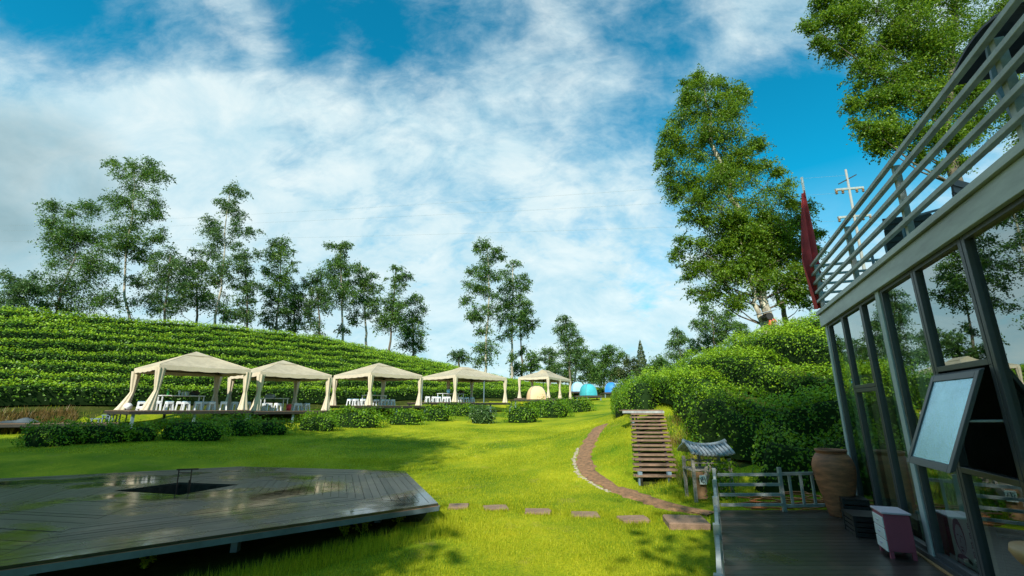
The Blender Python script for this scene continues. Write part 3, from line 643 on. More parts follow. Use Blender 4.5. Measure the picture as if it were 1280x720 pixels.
def lump(name, label, cat, loc, sz, mt, seed):
    r = np.random.default_rng(seed); m = M(); n = 14; k = 8; vs = []
    for i in range(k):
        t = i / (k - 1); rad = math.sin(math.pi * (.12 + .86 * t)) ** .6; 
        for j in range(n):
            a = 2 * math.pi * j / n; f = 1 + r.normal(0, .07); vs.append((math.cos(a) * rad * sz[0] / 2 * f, math.sin(a) * rad * sz[1] / 2 * f, t ** .9 * sz[2] * (1 + r.normal(0, .03))))
    m.add(vs, [(i * n + j, i * n + (j + 1) % n, (i + 1) * n + (j + 1) % n, (i + 1) * n + j) for i in range(k - 1) for j in range(n)] + [tuple(range(n - 1, -1, -1)), tuple(range((k - 1) * n, k * n))])
    o = m.build(name, mt, smooth=True); o.location = loc; o.rotation_euler = (0, 0, float(r.uniform(0, 3))); tag(o, label, cat); return o
def tabxy(pi, px, w):  # local u,w on deck for a photo column
    q = on_deck(pi, px, w); _, x, y, a, b, rz, z, _, _ = PV[pi]; d = q - np.array([x, y]); c, s = math.cos(rz), math.sin(rz); return d[0] * c + d[1] * s, -d[0] * s + d[1] * c
def topz(pi, px, w): q = on_deck(pi, px, w); return (float(q[0]), float(q[1]), PV[pi][6] + .766)
u, w = tabxy(0, 225, .62); table('long white table under the first pavilion', 0, u, w, 2.0, .8)
bottle('green and yellow bottle on the table of the first pavilion', topz(0, 207, .62), MT['bottle'], .30, .05)
for k, px in enumerate((221, 225.5, 229, 232.5)): cup(['tall white cup nearest the bottle in the first pavilion', 'second white cup from the bottle in the first pavilion', 'third white cup from the bottle in the first pavilion', 'white cup beside the dark bag in the first pavilion'][k], topz(0, px, .60 + .04 * (k % 2)), .20 if k else .25, .055)
lump('bag', 'dark slumped bag on the table of the first pavilion', 'bag', topz(0, 241, .62), (.55, .4, .26), MT['steel'], 5)
g = on_deck(0, 160, .95); lump('plastic_bag', 'white knotted bag on the deck by the outer curtain of the first pavilion', 'bag', (float(g[0]), float(g[1]), PV[0][6] + .01), (.42, .4, .36), MT['white'], 6)
g = on_deck(0, 181, .55); lump('plastic_bag', 'pale plastic bag slumped beside the front curtain of the first pavilion', 'bag', (float(g[0]), float(g[1]), PV[0][6] + .01), (.7, .4, .2), MT['white'], 8)
u, w = tabxy(1, 342, .6); table('white table under the second pavilion', 1, u, w, 1.5, .7)
lump('bag', 'pale and dark bundle on the table of the second pavilion', 'bag', topz(1, 336, .6), (.7, .45, .26), MT['sheet'], 9)
g = on_deck(1, 361, .25); m = M(); m.lathe([(.001, 0), (.12, 0), (.15, .38), (.13, .38), (.10, .03), (.001, .03)], n=18); o = m.build('bin', MT['red'], smooth=True); o.location = (float(g[0]), float(g[1]), PV[1][6] + .002); tag(o, 'small red bin standing on the deck of the second pavilion', 'bin')
u, w = tabxy(2, 467, .62); table('white table under the third pavilion', 2, u, w, 1.7, .75)
bottle('green bottle on the table of the third pavilion', topz(2, 467.5, .62), MT['bottle'], .36, .055)
u, w = tabxy(3, 563, .6); table('white table under the fourth pavilion', 3, u, w, 2.4, .8)
lump('towel', 'blue cloth bundle on the table of the fourth pavilion', 'towel', topz(3, 560, .6), (.35, .3, .42), MT['tentpale'], 11)
lump('bag', 'dark bags heaped on the right end of the table in the fourth pavilion', 'bag', topz(3, 576, .58), (.8, .4, .32), MT['steel'], 12)

# ------------------------------------------------------------------ tents
def tent(label, px, pyb, depth, W, Dp, H, rz, m1, m2, name='tent'):
    g = aty(px, pyb, depth); root = thing(name, label, 'tent', (g[0], g[1], g[2]), rz, None)
    n, k = 32, 9
    def panel(sel, mt, nm):
        m = M(); vs = []
        for i in range(k):
            t = i / (k - 1); z = math.sin(t * math.pi / 2) ** .9 * H; rad = math.cos(t * math.pi / 2) ** .75
            for j in range(n + 1):
                a = 2 * math.pi * j / n; sq = 1 / max(abs(math.cos(a)), abs(math.sin(a))) ** .45
                vs.append((math.cos(a) * rad * W / 2 * sq * .93, math.sin(a) * rad * Dp / 2 * sq * .93, z))
        fs = [(i * (n + 1) + j, i * (n + 1) + j + 1, (i + 1) * (n + 1) + j + 1, (i + 1) * (n + 1) + j) for i in range(k - 1) for j in range(n) if sel(j)]
        us = sorted({i_ for f in fs for i_ in f}); mp_ = {v: i_ for i_, v in enumerate(us)}; m.add([vs[i_] for i_ in us], [tuple(mp_[i_] for i_ in f) for f in fs]); m.build(nm, mt, root, smooth=True)
    panel(lambda j: 20 <= j < 28, m2, 'door_panel'); panel(lambda j: not 20 <= j < 28, m1, 'shell')
    m = M()
    for s in (1, -1):
        pts = []
        for i in range(17):
            t = -1 + i / 8; a = math.pi / 4 * s; rad = math.cos(t * math.pi / 2) if abs(t) < 1 else 0; rr = math.cos(t * math.pi / 2) ** .75 if abs(t) < 1 else 0
            tt = 1 - abs(t); z = math.sin(tt * math.pi / 2) ** .9 * H + .012; rr = math.cos(tt * math.pi / 2) ** .75 if tt < 1 else 0
            sg = -1 if t < 0 else 1; sq = 1 / math.cos(math.pi / 4) ** .45
            pts.append((sg * math.cos(a) * rr * W / 2 * sq * .94, sg * math.sin(a) * rr * Dp / 2 * sq * .94, z))
        m.tube(pts, .02, 5)
    m.build('pole', MT['legpaint'], root)
    return root
tent('orange dome tent pitched under the farthest pavilion', 670.5, 499.2, 47.0, 2.1, 2.0, 1.30, R(10), MT['tentorange'], MT['tentorange'])
tent('pale blue dome tent behind the teal tent', 722, 489.5, 62.0, 1.9, 1.9, 1.25, R(0), MT['tentpale'], MT['tentpale'])
tent('teal dome tent on its own low deck', 735.5, 494.5, 55.0, 1.9, 2.0, 1.35, R(20), MT['tentteal'], MT['tentteal'])
tent('blue and white dome tent standing apart on the right', 765, 490.5, 62.0, 2.0, 2.0, 1.3, R(-25), MT['tentpale'], MT['tentblue'])
for px, py, d, w_, lab in ((734, 495, 55, 3.0, 'low dark deck under the teal tent'), (722, 490, 62, 2.6, 'low deck under the pale blue tent'), (765, 491, 62, 2.6, 'low deck under the blue and white tent')):
    g = aty(px, py, d); platform(lab, g[0], g[1], -w_ / 2, w_ / 2, -1.3, 1.3, 0, g[2] - .01)
g = aty(671, 499.5, 46.2); platform('low dark deck carrying the orange tent', g[0], g[1], -2.4, 1.6, -1.0, 1.9, R(8), g[2] - .005)

# ------------------------------------------------------------------ hexagonal timber terrace with fire pit
HEX = [(-1.26, 8.5), (-2.85, 12.9), (-7.5, 13.95), (-12.6, 11.3), (-11.2, 6.3), (-5.75, 4.85)]
HEX[0] = tuple(onz(548, 629, 0)[:2]); HEX[1] = tuple(onz(506, 588.5, 0)[:2]); HEX[2] = tuple(onz(300, 583, 0)[:2]); HEX[5] = tuple(onz(-60, 717, 0)[:2])
HEX[3] = tuple(onz(-40, 600, 0)[:2]); HEX[4] = (-10.5, 6.0)
PIT = [tuple(onz(*q, 0)[:2]) for q in ((142, 613.5), (225, 618.5), (299, 605.5), (225, 602.8))]
def clip(poly, a, b, keep_left=True):
    out = []; sgn = 1 if keep_left else -1
    f = lambda p: sgn * ((b[0] - a[0]) * (p[1] - a[1]) - (b[1] - a[1]) * (p[0] - a[0]))
    for i in range(len(poly)):
        p, q = poly[i], poly[(i + 1) % len(poly)]; fp, fq = f(p), f(q)
        if fp >= 0: out.append(p)
        if (fp > 0 and fq < 0) or (fp < 0 and fq > 0): t = fp / (fp - fq); out.append((p[0] + (q[0] - p[0]) * t, p[1] + (q[1] - p[1]) * t))
    return out
def ccw(P):
    A = sum(P[i][0] * P[(i + 1) % len(P)][1] - P[(i + 1) % len(P)][0] * P[i][1] for i in range(len(P))); return P if A > 0 else P[::-1]
HX = ccw(HEX); PT = ccw(PIT); cx = sum(p[0] for p in PT) / 4; cy = sum(p[1] for p in PT) / 4
hexo = thing('terrace', 'large hexagonal wet timber terrace around a sunken fire pit', 'terrace', (cx, cy, 0))
mb = M()
def prism(m, poly, z0, z1):
    n = len(poly); 
    if n < 3: return
    m.add([(p[0] - cx, p[1] - cy, z0) for p in poly] + [(p[0] - cx, p[1] - cy, z1) for p in poly], [tuple(range(n - 1, -1, -1)), tuple(range(n, 2 * n))] + [(i, (i + 1) % n, n + (i + 1) % n, n + i) for i in range(n)])
PR = [(cx + (p[0] - cx) * 1.0, cy + (p[1] - cy) * 1.0) for p in PT]
for e in range(6):
    A, B = np.array(HX[e]), np.array(HX[(e + 1) % 6]); c0 = np.array([cx, cy]); d = (B - A) / np.linalg.norm(B - A); nrm = np.array([-d[1], d[0]]); dist = (c0 - A) @ nrm
    nb = int(dist / .145)
    for k in range(nb):
        w0, w1 = k * dist / nb + .004, (k + 1) * dist / nb - .004
        f0, f1 = w0 / dist, w1 / dist
        quad = [tuple(A + (c0 - A) * f0 + d * .004), tuple(B + (c0 - B) * f0 - d * .004), tuple(B + (c0 - B) * f1 - d * .004), tuple(A + (c0 - A) * f1 + d * .004)]
        rest = quad; bz_ = random.uniform(-.004, .002)
        for i in range(4):
            a_, b_ = PR[i], PR[(i + 1) % 4]; piece = clip(rest, a_, b_, False)
            if len(piece) >= 3: prism(mb, piece, -.035, bz_)
            rest = clip(rest, a_, b_, True)
            if len(rest) < 3: break
mb.build('decking', MT['wetdeck'], hexo)
m = M()
def sc_(P, d):  # shrink polygon towards its centre by d metres
    return [(p[0] - (p[0] - cx) / math.hypot(p[0] - cx, p[1] - cy) * d, p[1] - (p[1] - cy) / math.hypot(p[0] - cx, p[1] - cy) * d) for p in P]
for i in range(6):
    a_, b_ = HX[i], HX[(i + 1) % 6]; m.beam((a_[0] - cx, a_[1] - cy, -.078), (b_[0] - cx, b_[1] - cy, -.078), .05, .075)
m.build('rim', mat('rim_paint', (.11, .15, .17), rough=.5, var=.25, scale=3), hexo)
m = M(); C2 = sc_(HX, .03)
for i in range(6):
    a_, b_ = C2[i], C2[(i + 1) % 6]; m.beam((a_[0] - cx, a_[1] - cy, -.052), (b_[0] - cx, b_[1] - cy, -.052), .09, .03)
m.build('edge_strip', MT['board'], hexo)
I6 = sc_(HX, 1.15)
for i in range(6):
    for f in (0, .5):
        a_, b_ = I6[i], I6[(i + 1) % 6]; x_, y_ = a_[0] + (b_[0] - a_[0]) * f, a_[1] + (b_[1] - a_[1]) * f; h = -.17 - hz(x_, y_) + .12
        if h > .05:
            m = M(); m.box((x_ - cx, y_ - cy, -.17 - h / 2), (.10, .10, h + .1)); m.build('leg', MT['legpaint'], hexo)
m = M()
for i in range(4):
    a_, b_ = PR[i], PR[(i + 1) % 4]; m.beam((a_[0] - cx, a_[1] - cy, -.42), (b_[0] - cx, b_[1] - cy, -.42), .05, .76)
m.add([(p[0] - cx, p[1] - cy, -.75) for p in PR], [(0, 1, 2, 3)])
m.build('pit_wall', mat('sooty_wood', (.05, .04, .032), rough=.95, var=.4, scale=6, spec=.1), hexo)
# dark sheet for painted shade under the terrace, left unbuilt
m = M(); n = 20; I7 = sc_(HX, .5); vs = []; fs = []
# iron frame over the pit
g = onz(228, 607, 0); fr = thing('iron_frame', 'thin rusty iron frame standing in the fire pit', 'frame', (g[0], g[1], -.7))
def wp(px, py, yy): return aty(px, py, yy) - np.array([g[0], g[1], -.7])
m = M(); yy = g[1]
for px0, px1 in ((224, 222.5), (240, 239)):
    t = wp(px0, 586, yy); b_ = wp(px1, 607, yy); m.tube([t, (b_[0], b_[1] , 0)], .011, 6)
m.build('post', MT['rust'], fr); m = M()
m.tube([wp(221, 587, yy), wp(248, 586, yy)], .014, 6); m.tube([wp(224, 591, yy), wp(240, 591, yy)], .01, 6); m.build('bar', MT['rust'], fr); m = M(); t = wp(237, 600, yy); m.tube([t, (t[0], t[1], 0)], .014, 6); m.build('post', MT['rust'], fr)

# ------------------------------------------------------------------ path, stepping stones
def ribbon(name, px_pts, widths, lift, mt, kind='structure', n=60):
    P = np.array([gpt(*q)[:2] for q in px_pts]); c = np.concatenate([[0], np.cumsum(np.linalg.norm(np.diff(P, axis=0), axis=1))]); s = np.linspace(0, c[-1], n)
    q = np.stack([np.interp(s, c, P[:, 0]), np.interp(s, c, P[:, 1])], 1); W = np.interp(s, c, widths)
    for _ in range(6): q[1:-1] = (q[:-2] + 2 * q[1:-1] + q[2:]) / 4
    t = np.gradient(q, axis=0); t /= np.linalg.norm(t, axis=1)[:, None]; nn = np.stack([-t[:, 1], t[:, 0]], 1); r = np.random.default_rng(5)
    K = 7; X = []
    for j in range(K): X.append(q + nn * (W * (j / (K - 1) - .5) + (r.normal(0, .055, n) if j in (0, K - 1) else 0))[:, None])
    X = np.stack(X, 1); Z = height(X[..., 0], X[..., 1]); Z += lift; Z[:, 0] -= .05; Z[:, -1] -= .05
    m = M(); m.add(np.concatenate([X, Z[..., None]], -1).reshape(-1, 3), [(i * K + j, i * K + j + 1, (i + 1) * K + j + 1, (i + 1) * K + j) for i in range(n - 1) for j in range(K - 1)])
    o = m.build(name, mt, smooth=True); tag(o, kind=kind); return q, nn, W
q, nn, W = ribbon('path', [(751, 533), (738, 550), (729, 573), (736, 592), (762, 608), (800, 623), (845, 637), (890, 645)], [.62, .58, .50, .50, .50, .48, .45, .42], .035, MT['earth'])
# pale edging stones along the outer bend
edge = thing('stone_edging', 'pale rough stone edging along the bend of the dirt path', 'edging', (q[20][0], q[20][1], 0))
r = np.random.default_rng(9); mm = M()
for i in range(16, 44):
    for _ in range(4):
        e = q[i] + nn[i] * -1 * (W[i] / 2 + .05) * (1 if (nn[i] @ np.array([-1, -1])) < 0 else -1) + r.normal(0, .025, 2) + (q[min(i + 1, 59)] - q[i]) * r.uniform(0, 1)
        s = r.uniform(.025, .05); z = hz(*e); b_ = M(); b_.lathe([(s * .4, -s * .3), (s, 0), (s * .9, s * .5), (s * .35, s * .75), (.001, s * .78)], n=7)
        mm.add([(v[0] * (1 + r.normal(0, .1)) + e[0] - q[20][0], v[1] * (1 + r.normal(0, .1)) + e[1] - q[20][1], v[2] * .7 + z) for v in b_.v], b_.f)
mm.build('stones', MT['palestone'], edge)
for i, (px, py, w_) in enumerate(((573, 634.5, .42), (620, 636.5, .46), (672, 641, .5), (731, 645, .52), (792, 650.5, .5))):
    g = gpt(px, py); m = M(); rr = np.random.default_rng(20 + i); n = 10; pts = []
    for cxn, cyn in ((-1, -1), (-.1, -1.03), (1, -.95), (1.03, .1), (.95, 1), (0, 1.04), (-1.02, .95), (-1, 0)): pts.append((cxn * w_ / 2 * rr.uniform(.9, 1.05), cyn * .2 * rr.uniform(.85, 1.1)))
    k = len(pts); m.add([(p[0], p[1], -.05) for p in pts] + [(p[0] * .98, p[1] * .98, .045) for p in pts], [tuple(range(k, 2 * k))] + [(j, (j + 1) % k, k + (j + 1) % k, k + j) for j in range(k)])
    o = m.build('stepping_stone', MT['stone'], bevel=.008); o.location = (g[0], g[1], g[2]); o.rotation_euler = (0, 0, float(rr.normal(0, .08)))
    tag(o, ['reddish stepping stone at the terrace corner, first of five', 'second stepping stone from the terrace', 'third and middle stepping stone in the lawn', 'fourth stepping stone from the terrace', 'fifth stepping stone, nearest the dirt path'][i], 'stepping stone', 'stepping stones across the lawn')
g = onz(858, 655, -.28); m = M(); m.box((0, 0, -.1), (.66, .62, .36)); o = m.build('stone_step', MT['stone'], bevel=.02); o.location = (g[0], g[1], -.28); o.rotation_euler = (0, 0, R(-8)); tag(o, 'square stone step between the dirt path and the deck railing', 'step')

# ------------------------------------------------------------------ timber stairs up the bank
s0 = np.array([3.55, 12.05, -.08]); s1 = np.array([4.45, 15.6, 1.46]); stair = thing('timber_stairs', 'brown timber stairs climbing the grassy bank', 'stairs', s0)
az = math.atan2(s1[0] - s0[0], s1[1] - s0[1]); ax = Matrix.Rotation(R(-2), 3, 'Z'); nst = 15
for i in range(nst):
    t = (i + .6) / nst; p = (s1 - s0) * t; m = M(); jj = random.uniform(-.015, .015)
    p = p + np.array([0, 0, random.uniform(-.008, .008)]); m.box((p[0] + jj, p[1] - .055, p[2] - .02), (1.06, .122, .045), ax=ax); m.box((p[0] - jj, p[1] + .06, p[2] - .02), (1.06, .122, .045), ax=ax)
    m.build('tread', MT['brownboard'], stair)
for sx in (-.36, .36):
    m = M(); d = ax @ Vector((sx, 0, 0)); m.beam(d + Vector((0, 0, -.12)), Vector(s1 - s0) + d + Vector((0, 0, -.14)), .06, .16); m.build('stringer', MT['steel'], stair)
    m = M(); m.box((d[0], d[1] + .12, -.12), (.1, .1, .5)); m.build('post', MT['legpaint'], stair)
ld = thing('stair_landing', 'narrow grey landing board at the head of the timber stairs', 'landing', s1); m = M()
for k in range(3): m.box((-.12, .12 + k * .2, .05), (1.32, .19, .04), ax=ax)
m.build('boards', MT['brownboard'], ld); m = M(); m.box((-.12, .0, .0), (1.36, .05, .07), ax=ax); m.build('rim', MT['greymetal'], ld)
for sx in (-.45, .3):
    m = M(); m.box((sx, .1, -.25), (.07, .07, .46)); m.build('leg', MT['legpaint'], ld)

_c = M(); _vs = []
for i in range(19):
    for j in range(6):
        q_ = s0[:2] + (s1 - s0)[:2] * (-.04 + 1.06 * i / 18) + np.array([.45 * (j / 5 * 2 - 1) + .04 * math.sin(i * 2.3 + j), 0]); _vs.append((q_[0], q_[1], hz(*q_) + (.03 if 0 < j < 5 else -.05)))
_c.add(_vs, [(i * 6 + j, i * 6 + j + 1, (i + 1) * 6 + j + 1, (i + 1) * 6 + j) for i in range(18) for j in range(5)])
tag(_c.build('soil_shade', MT['soil_shade'], smooth=True), kind='structure')  # dark backing added so the gaps between treads look shaded

# ------------------------------------------------------------------ small tiled shrine
g = onz(884, 622, -.12); dS = g[1]; kS = dS / ray(884, 600)[1] / F; shr = thing('shrine', 'small wooden stand with curved grey tiled roof beside the path', 'shrine', (g[0], g[1], hz(g[0], g[1])))
zb = hz(g[0], g[1])
def sp(px, py, dy=0): return aty(px, py, dS + dy) - np.array([g[0], g[1], zb])
zt = sp(884, 568)[2]; WS = 55 * kS; hw = WS / 2; xc = (sp(888, 570)[0])
for (dx, dy) in ((-.42, 0), (.42, 0), (-.42, .5), (.42, .5), (-.05, .5), (.05, 0)):
    if dx == .05: continue
    m = M(); m.box((xc + dx * WS, dy, (zt - .05) / 2 - .1), (.055, .055, zt + .1)); m.build('post', MT['oldwood'], shr)
def roofz(u): return .075 * (abs(u) ** 2.6)
m = M(); n = 24
for side in (-1, 1):
    vs = []
    for i in range(n + 1):
        u = i / n * 2 - 1
        for v in range(5):
            t = v / 4; vs.append((xc + u * hw * (1.0 - .02 * t), .25 + side * (.04 + .38 * (1 - t)), zt - .02 + .15 * t ** .8 + roofz(u) * (.6 + .4 * t)))
    m.add(vs, [(i * 5 + v, i * 5 + v + 1, (i + 1) * 5 + v + 1, (i + 1) * 5 + v) for i in range(n) for v in range(4)])
m.build('roof', MT['slate'], shr)
m = M()
for side in (-1, 1):
    for i in range(11):
        u = (i + .5) / 11 * 2 - 1; pts = [(xc + u * hw, .25 + side * (.04 + .40 * (1 - t)), zt - .005 + .15 * t ** .8 + roofz(u) * (.6 + .4 * t)) for t in (0, .33, .66, 1)]
        m.tube(pts, .030, 8)
m.build('roof_tiles', MT['slate'], shr, smooth=True)
m = M(); m.tube([(xc + u * hw * 1.03, .25, zt + .165 + roofz(u) * 1.05) for u in np.linspace(-1, 1, 17)], [.035 + .012 * abs(u) for u in np.linspace(-1, 1, 17)], 8); m.build('ridge', MT['slate'], shr, smooth=True)
m = M(); m.box((xc, .0, zt - .16), (WS * .88, .035, .03)); m.box((xc, .5, zt - .16), (WS * .88, .035, .03)); m.box((xc - .02, .25, zt - .30), (WS * .9, .5, .03)); m.build('shelf', MT['oldwood'], shr)
m = M(); m.beam((xc - WS * .28, -.03, .05), (xc - WS * .28, .0, zt - .33), .20, .02, up=(0, 1, 0)); m.build('board', MT['board'], shr)
m = M(); m.beam((xc - WS * .22, -.05, zt - .5), (xc + .02, .1, zt - .16), .09, .09); m.build('spout', MT['oldwood'], shr)
sg = thing('notice', 'small white notice with black brush marks hung on the shrine', 'sign', np.array([g[0], g[1], zb]) + sp(876.5, 599) + np.array([0, -.09, 0])); m = M(); m.box((0, 0, 0), (.135, .012, .17)); m.build('plate', MT['white'], sg, bevel=.004)
m = M()
for a_, b_ in (((-.04, .055), (.0, .03)), ((0, .065), (-.01, -.02)), ((-.045, .0), (.045, .015)), ((.03, .05), (.045, -.03)), ((-.03, -.02), (.0, -.065)), ((.0, -.03), (.045, -.06)), ((-.045, .03), (-.035, -.04))):
    m.beam((a_[0], -.009, a_[1]), (b_[0], -.009, b_[1]), .012, .004)
m.build('writing', MT['black'], sg)
# creeper on the shrine
rr = np.random.default_rng(31); P = np.stack([rr.normal(xc + .12, .13, 700), rr.normal(-.06, .06, 700), rr.uniform(0.02, zt - .1, 700)], 1); P[:, 0] += (P[:, 2] - .3) * .25
o = quads_np('creeper', leaves(P, np.tile([0, -1., .3], (700, 1)), np.full(700, .055), .7, .6, rr), MT['bank']); o.location = (g[0], g[1], zb); tag(o, 'leafy creeper climbing the front of the shrine', 'creeper')

# ------------------------------------------------------------------ near deck
FD = np.array([-math.sin(R(22)), -math.cos(R(22))]); FN = np.array([math.cos(R(22)), -math.sin(R(22))]); P0 = np.array([5.52, 7.95])
def fp(t, n, z): q = P0 + FD * t + FN * n; return Vector((q[0], q[1], z))
RA = np.array([3.27, 7.89]); RD = np.array([-math.sin(R(22.9)), -math.cos(R(22.9))])
dk = M(); nb = 92; cxy = (RA + P0) / 2
for i in range(nb):
    y1 = 8.02 - i * .14; y0 = y1 - .134
    xl = lambda y: RA[0] + (RA[1] - y) * RD[0] / -RD[1]; xr = lambda y: P0[0] + (P0[1] - y) * FD[0] / -FD[1] + .25
    vs = [(xl(y0), y0), (xr(y0), y0), (xr(y1), y1), (xl(y1), y1)]
    dk.add([(p[0], p[1], -.04) for p in vs] + [(p[0], p[1], 0) for p in vs], [(3, 2, 1, 0), (4, 5, 6, 7), (0, 1, 5, 4), (1, 2, 6, 5), (2, 3, 7, 6), (3, 0, 4, 7)])
o = dk.build('deck', MT['darkdeck']); tag(o, kind='structure')
m = M(); m.beam((RA[0], RA[1], -.16), (RA[0] + RD[0] * 13, RA[1] + RD[1] * 13, -.16), .05, .2); m.beam((RA[0] + .03, RA[1] + .16, -.14), (P0[0] + .5, 8.06, -.14), .04, .2); o = m.build('deck_skirt', MT['steel']); tag(o, kind='structure')

def railing(label, pts):
    return thing('railing', label, 'railing', pts)
rl = thing('railing', 'grey deck railing running towards the viewer beside the lawn', 'railing', (RA[0], RA[1], 0)); L = 7.6
for t in np.arange(0, L, 1.32):
    m = M(); c = RD * t; m.box((c[0], c[1], .325), (.055, .055, .65), rz=R(-22.9)); m.build('post', MT['greymetal'], rl, bevel=.004)
for z in (.10, .25, .40, .55):
    m = M(); m.beam((RD[0] * .03, RD[1] * .03, z), (RD[0] * L, RD[1] * L, z), .032, .042); m.build('rail', MT['greymetal'], rl)
rf = thing('railing', 'grey deck railing across the far end with a barred gate panel', 'railing', (RA[0] + .04, RA[1] + .02, 0)); xm = onz(978, 640, 0)[0] - RA[0]; xe = 2.0
for z in (.10, .25, .40, .55):
    m = M(); m.beam((.02, 0, z), (xm, .02, z), .032, .042); m.build('rail', MT['greymetal'], rf)
m = M(); m.box((xm + .02, .02, .33), (.05, .05, .66)); m.build('post', MT['greymetal'], rf)
for z in (.08, .56):
    m = M(); m.beam((xm + .05, .02, z), (xe, .12, z), .035, .045); m.build('rail', MT['greymetal'], rf)
for k in range(1, 6):
    x_ = xm + (xe - xm) * k / 5 - .02; m = M(); m.box((x_, .02 + .02 * k, .32), (.035, .03, .44)); m.build('baluster', MT['greymetal'], rf)
# hose coil beyond the deck
m = M(); g = onz(990, 628, -.05); pts = []
for i in range(120):
    a = i * .33; rad = .34 + .09 * math.sin(i * .7) + .05 * math.sin(i * 1.9); pts.append((rad * math.cos(a) * 1.9 + .1 * math.sin(i * .21), rad * math.sin(a) * .55, .02 + i * .0022 + .015 * math.sin(i * 2.1)))
m.tube(pts, .012, 6); o = m.build('hose', MT['hose'], smooth=True); o.location = (4.75, 8.5, hz(4.75, 8.5) + .02); tag(o, 'tangled orange hose lying behind the barred gate panel', 'hose')

# terracotta jar
g = onz(1047, 648, 0); jar = thing('jar', 'big terracotta jar standing at the corner of the glass building', 'jar', (g[0] + .17, g[1] + .16, 0))
prof = [(.001, 0), (.17, 0), (.18, .02), (.225, .2), (.285, .42), (.325, .62), (.33, .72), (.30, .82), (.25, .89), (.225, .905), (.235, .93), (.25, .945), (.245, .965), (.215, .96), (.20, .9), (.25, .8), (.001, .78)]
m = M(); m.lathe([(r * .88, z) for r, z in prof[:10]], n=40, fn=lambda t, z: 1 + .006 * math.sin(z * 60)); m.build('body', MT['terra'], jar, smooth=True)
m = M(); m.lathe([(r * .88, z) for r, z in prof[9:]], n=40); m.build('rim', MT['terra'], jar, smooth=True)

# black crates
def crate(label, px, py, z, w, d, h, rz):
    g = onz(px, py, 0); root = thing('crate', label, 'crate', (g[0], g[1], z), rz, 'black plastic crates by the jar'); m = M()
    for k in range(4):
        zz = h * (k + .5) / 4; m.box((0, -d / 2, zz), (w, .015, h / 5.2)); m.box((0, d / 2, zz), (w, .015, h / 5.2)); m.box((-w / 2, 0, zz), (.015, d - .02, h / 5.2)); m.box((w / 2, 0, zz), (.015, d - .02, h / 5.2))
    for sx in (-1, 1):
        for sy in (-1, 1): m.box((sx * w / 2, sy * d / 2, h / 2), (.03, .03, h))
    m.box((0, 0, .01), (w - .03, d - .03, .016)); m.build('body', MT['black'], root); m = M(); m.box((0, 0, h + .006), (w + .03, d + .03, .012)); m.build('lid', MT['black'], root)
crate('black lidded crate between the jar and the pink cabinet', 1084, 668, 0, .34, .42, .24, R(-20)); crate('dark crate pushed against the foot of the jar', 1070, 650, 0, .30, .36, .3, R(-24))

# pink cabinet
g = onz(1131, 700, 0); cab = thing('cabinet', 'narrow pink cabinet with white drawer fronts on the deck', 'cabinet', (g[0], g[1], 0), R(-22))
# local x = along FN-ish (to the building), y = away from the viewer; drawers face the lawn (-x)
cw, cd, ch = .24, .36, .42
m = M(); m.box((0, cd / 2, ch / 2 + .05), (cw, cd, ch - .04)); m.build('body', MT['pink'], cab, bevel=.004)
m = M(); m.box((0, cd / 2, ch + .04), (cw + .03, cd + .03, .02)); m.build('top', MT['pinktop'], cab, bevel=.003)
for k in range(3):
    m = M(); m.box((-cw / 2 - .007, cd / 2, .115 + k * .12), (.012, cd - .03, .11)); d_ = m.build('drawer', MT['white'], cab, bevel=.003); m = M(); m.box((-cw / 2 - .02, cd / 2, .12 + k * .12), (.014, .05, .012)); m.build('handle', MT['pinktop'], d_)
for sx in (-1, 1):
    for sy in (0.02, cd - .02):
        m = M(); m.box((sx * (cw / 2 - .02), sy, .035), (.035, .035, .07)); m.build('leg', MT['pink'], cab)

# carved stool at right edge
g = aty(1283, 690, 3.05); stl = thing('carved_stool', 'tan mushroom shaped wooden stool at the lower right edge', 'stool', (g[0] + .22, g[1] + .05, 0)); m = M(); hh = g[2]
m.lathe([(.001, 0), (.15, 0), (.155, .05), (.12, hh * .3), (.085, hh * .55), (.075, hh * .7)], n=28); m.build('base', MT['tan'], stl, smooth=True)
m = M(); m.lathe([(.075, hh * .7), (.11, hh * .8), (.17, hh * .88), (.20, hh * .95), (.19, hh), (.001, hh + .005)], n=28); m.build('seat', MT['tan'], stl, smooth=True)

# ------------------------------------------------------------------ glass building
bld = thing('glass_building', 'long glass fronted building with an open balcony above the deck', 'building', (P0[0], P0[1], 0), 0)
OFF = Vector((P0[0], P0[1], 0))
FAX = Matrix(((FD[0], FN[0], 0), (FD[1], FN[1], 0), (0, 0, 1)))
def lf(t, n, z): return fp(t, n, z) - OFF
def fbox(m, t0, t1, n0, n1, z0, z1):
    P = [lf(t, n, z) for z in (z0, z1) for n in (n0, n1) for t in (t0, t1)]
    return m.add(P, [(0, 2, 3, 1), (4, 5, 7, 6), (0, 1, 5, 4), (2, 6, 7, 3), (0, 4, 6, 2), (1, 3, 7, 5)])
def fpart(name, mt, boxes, parent=bld, bevel=.003):
    m = M()
    for b_ in boxes: fbox(m, *b_)
    return m.build(name, mt, parent, bevel=bevel)
TE = 11.0; DPT = 5.0
fpart('column', MT['whitecol'], [(-.02, .10, 0, .12, 0, 2.995)]); fpart('column', MT['legpaint'], [(.11, .17, .01, .1, 0, 2.995)])
for t in (2.62, 6.2, 9.6): fpart('column', MT['whitecol'], [(t, t + .12, -.015, .12, .05, 2.984)])
fpart('fascia', MT['fascia'], [(-.06, TE, -.05, -.002, 2.985, 3.19)])
fpart('gutter', MT['fascia'], [(-.08, TE, -.085, -.002, 3.195, 3.262)])
fpart('roof_slab', MT['fascia'], [(-.05, TE, .002, DPT, 3.0, 3.25)], bevel=0)
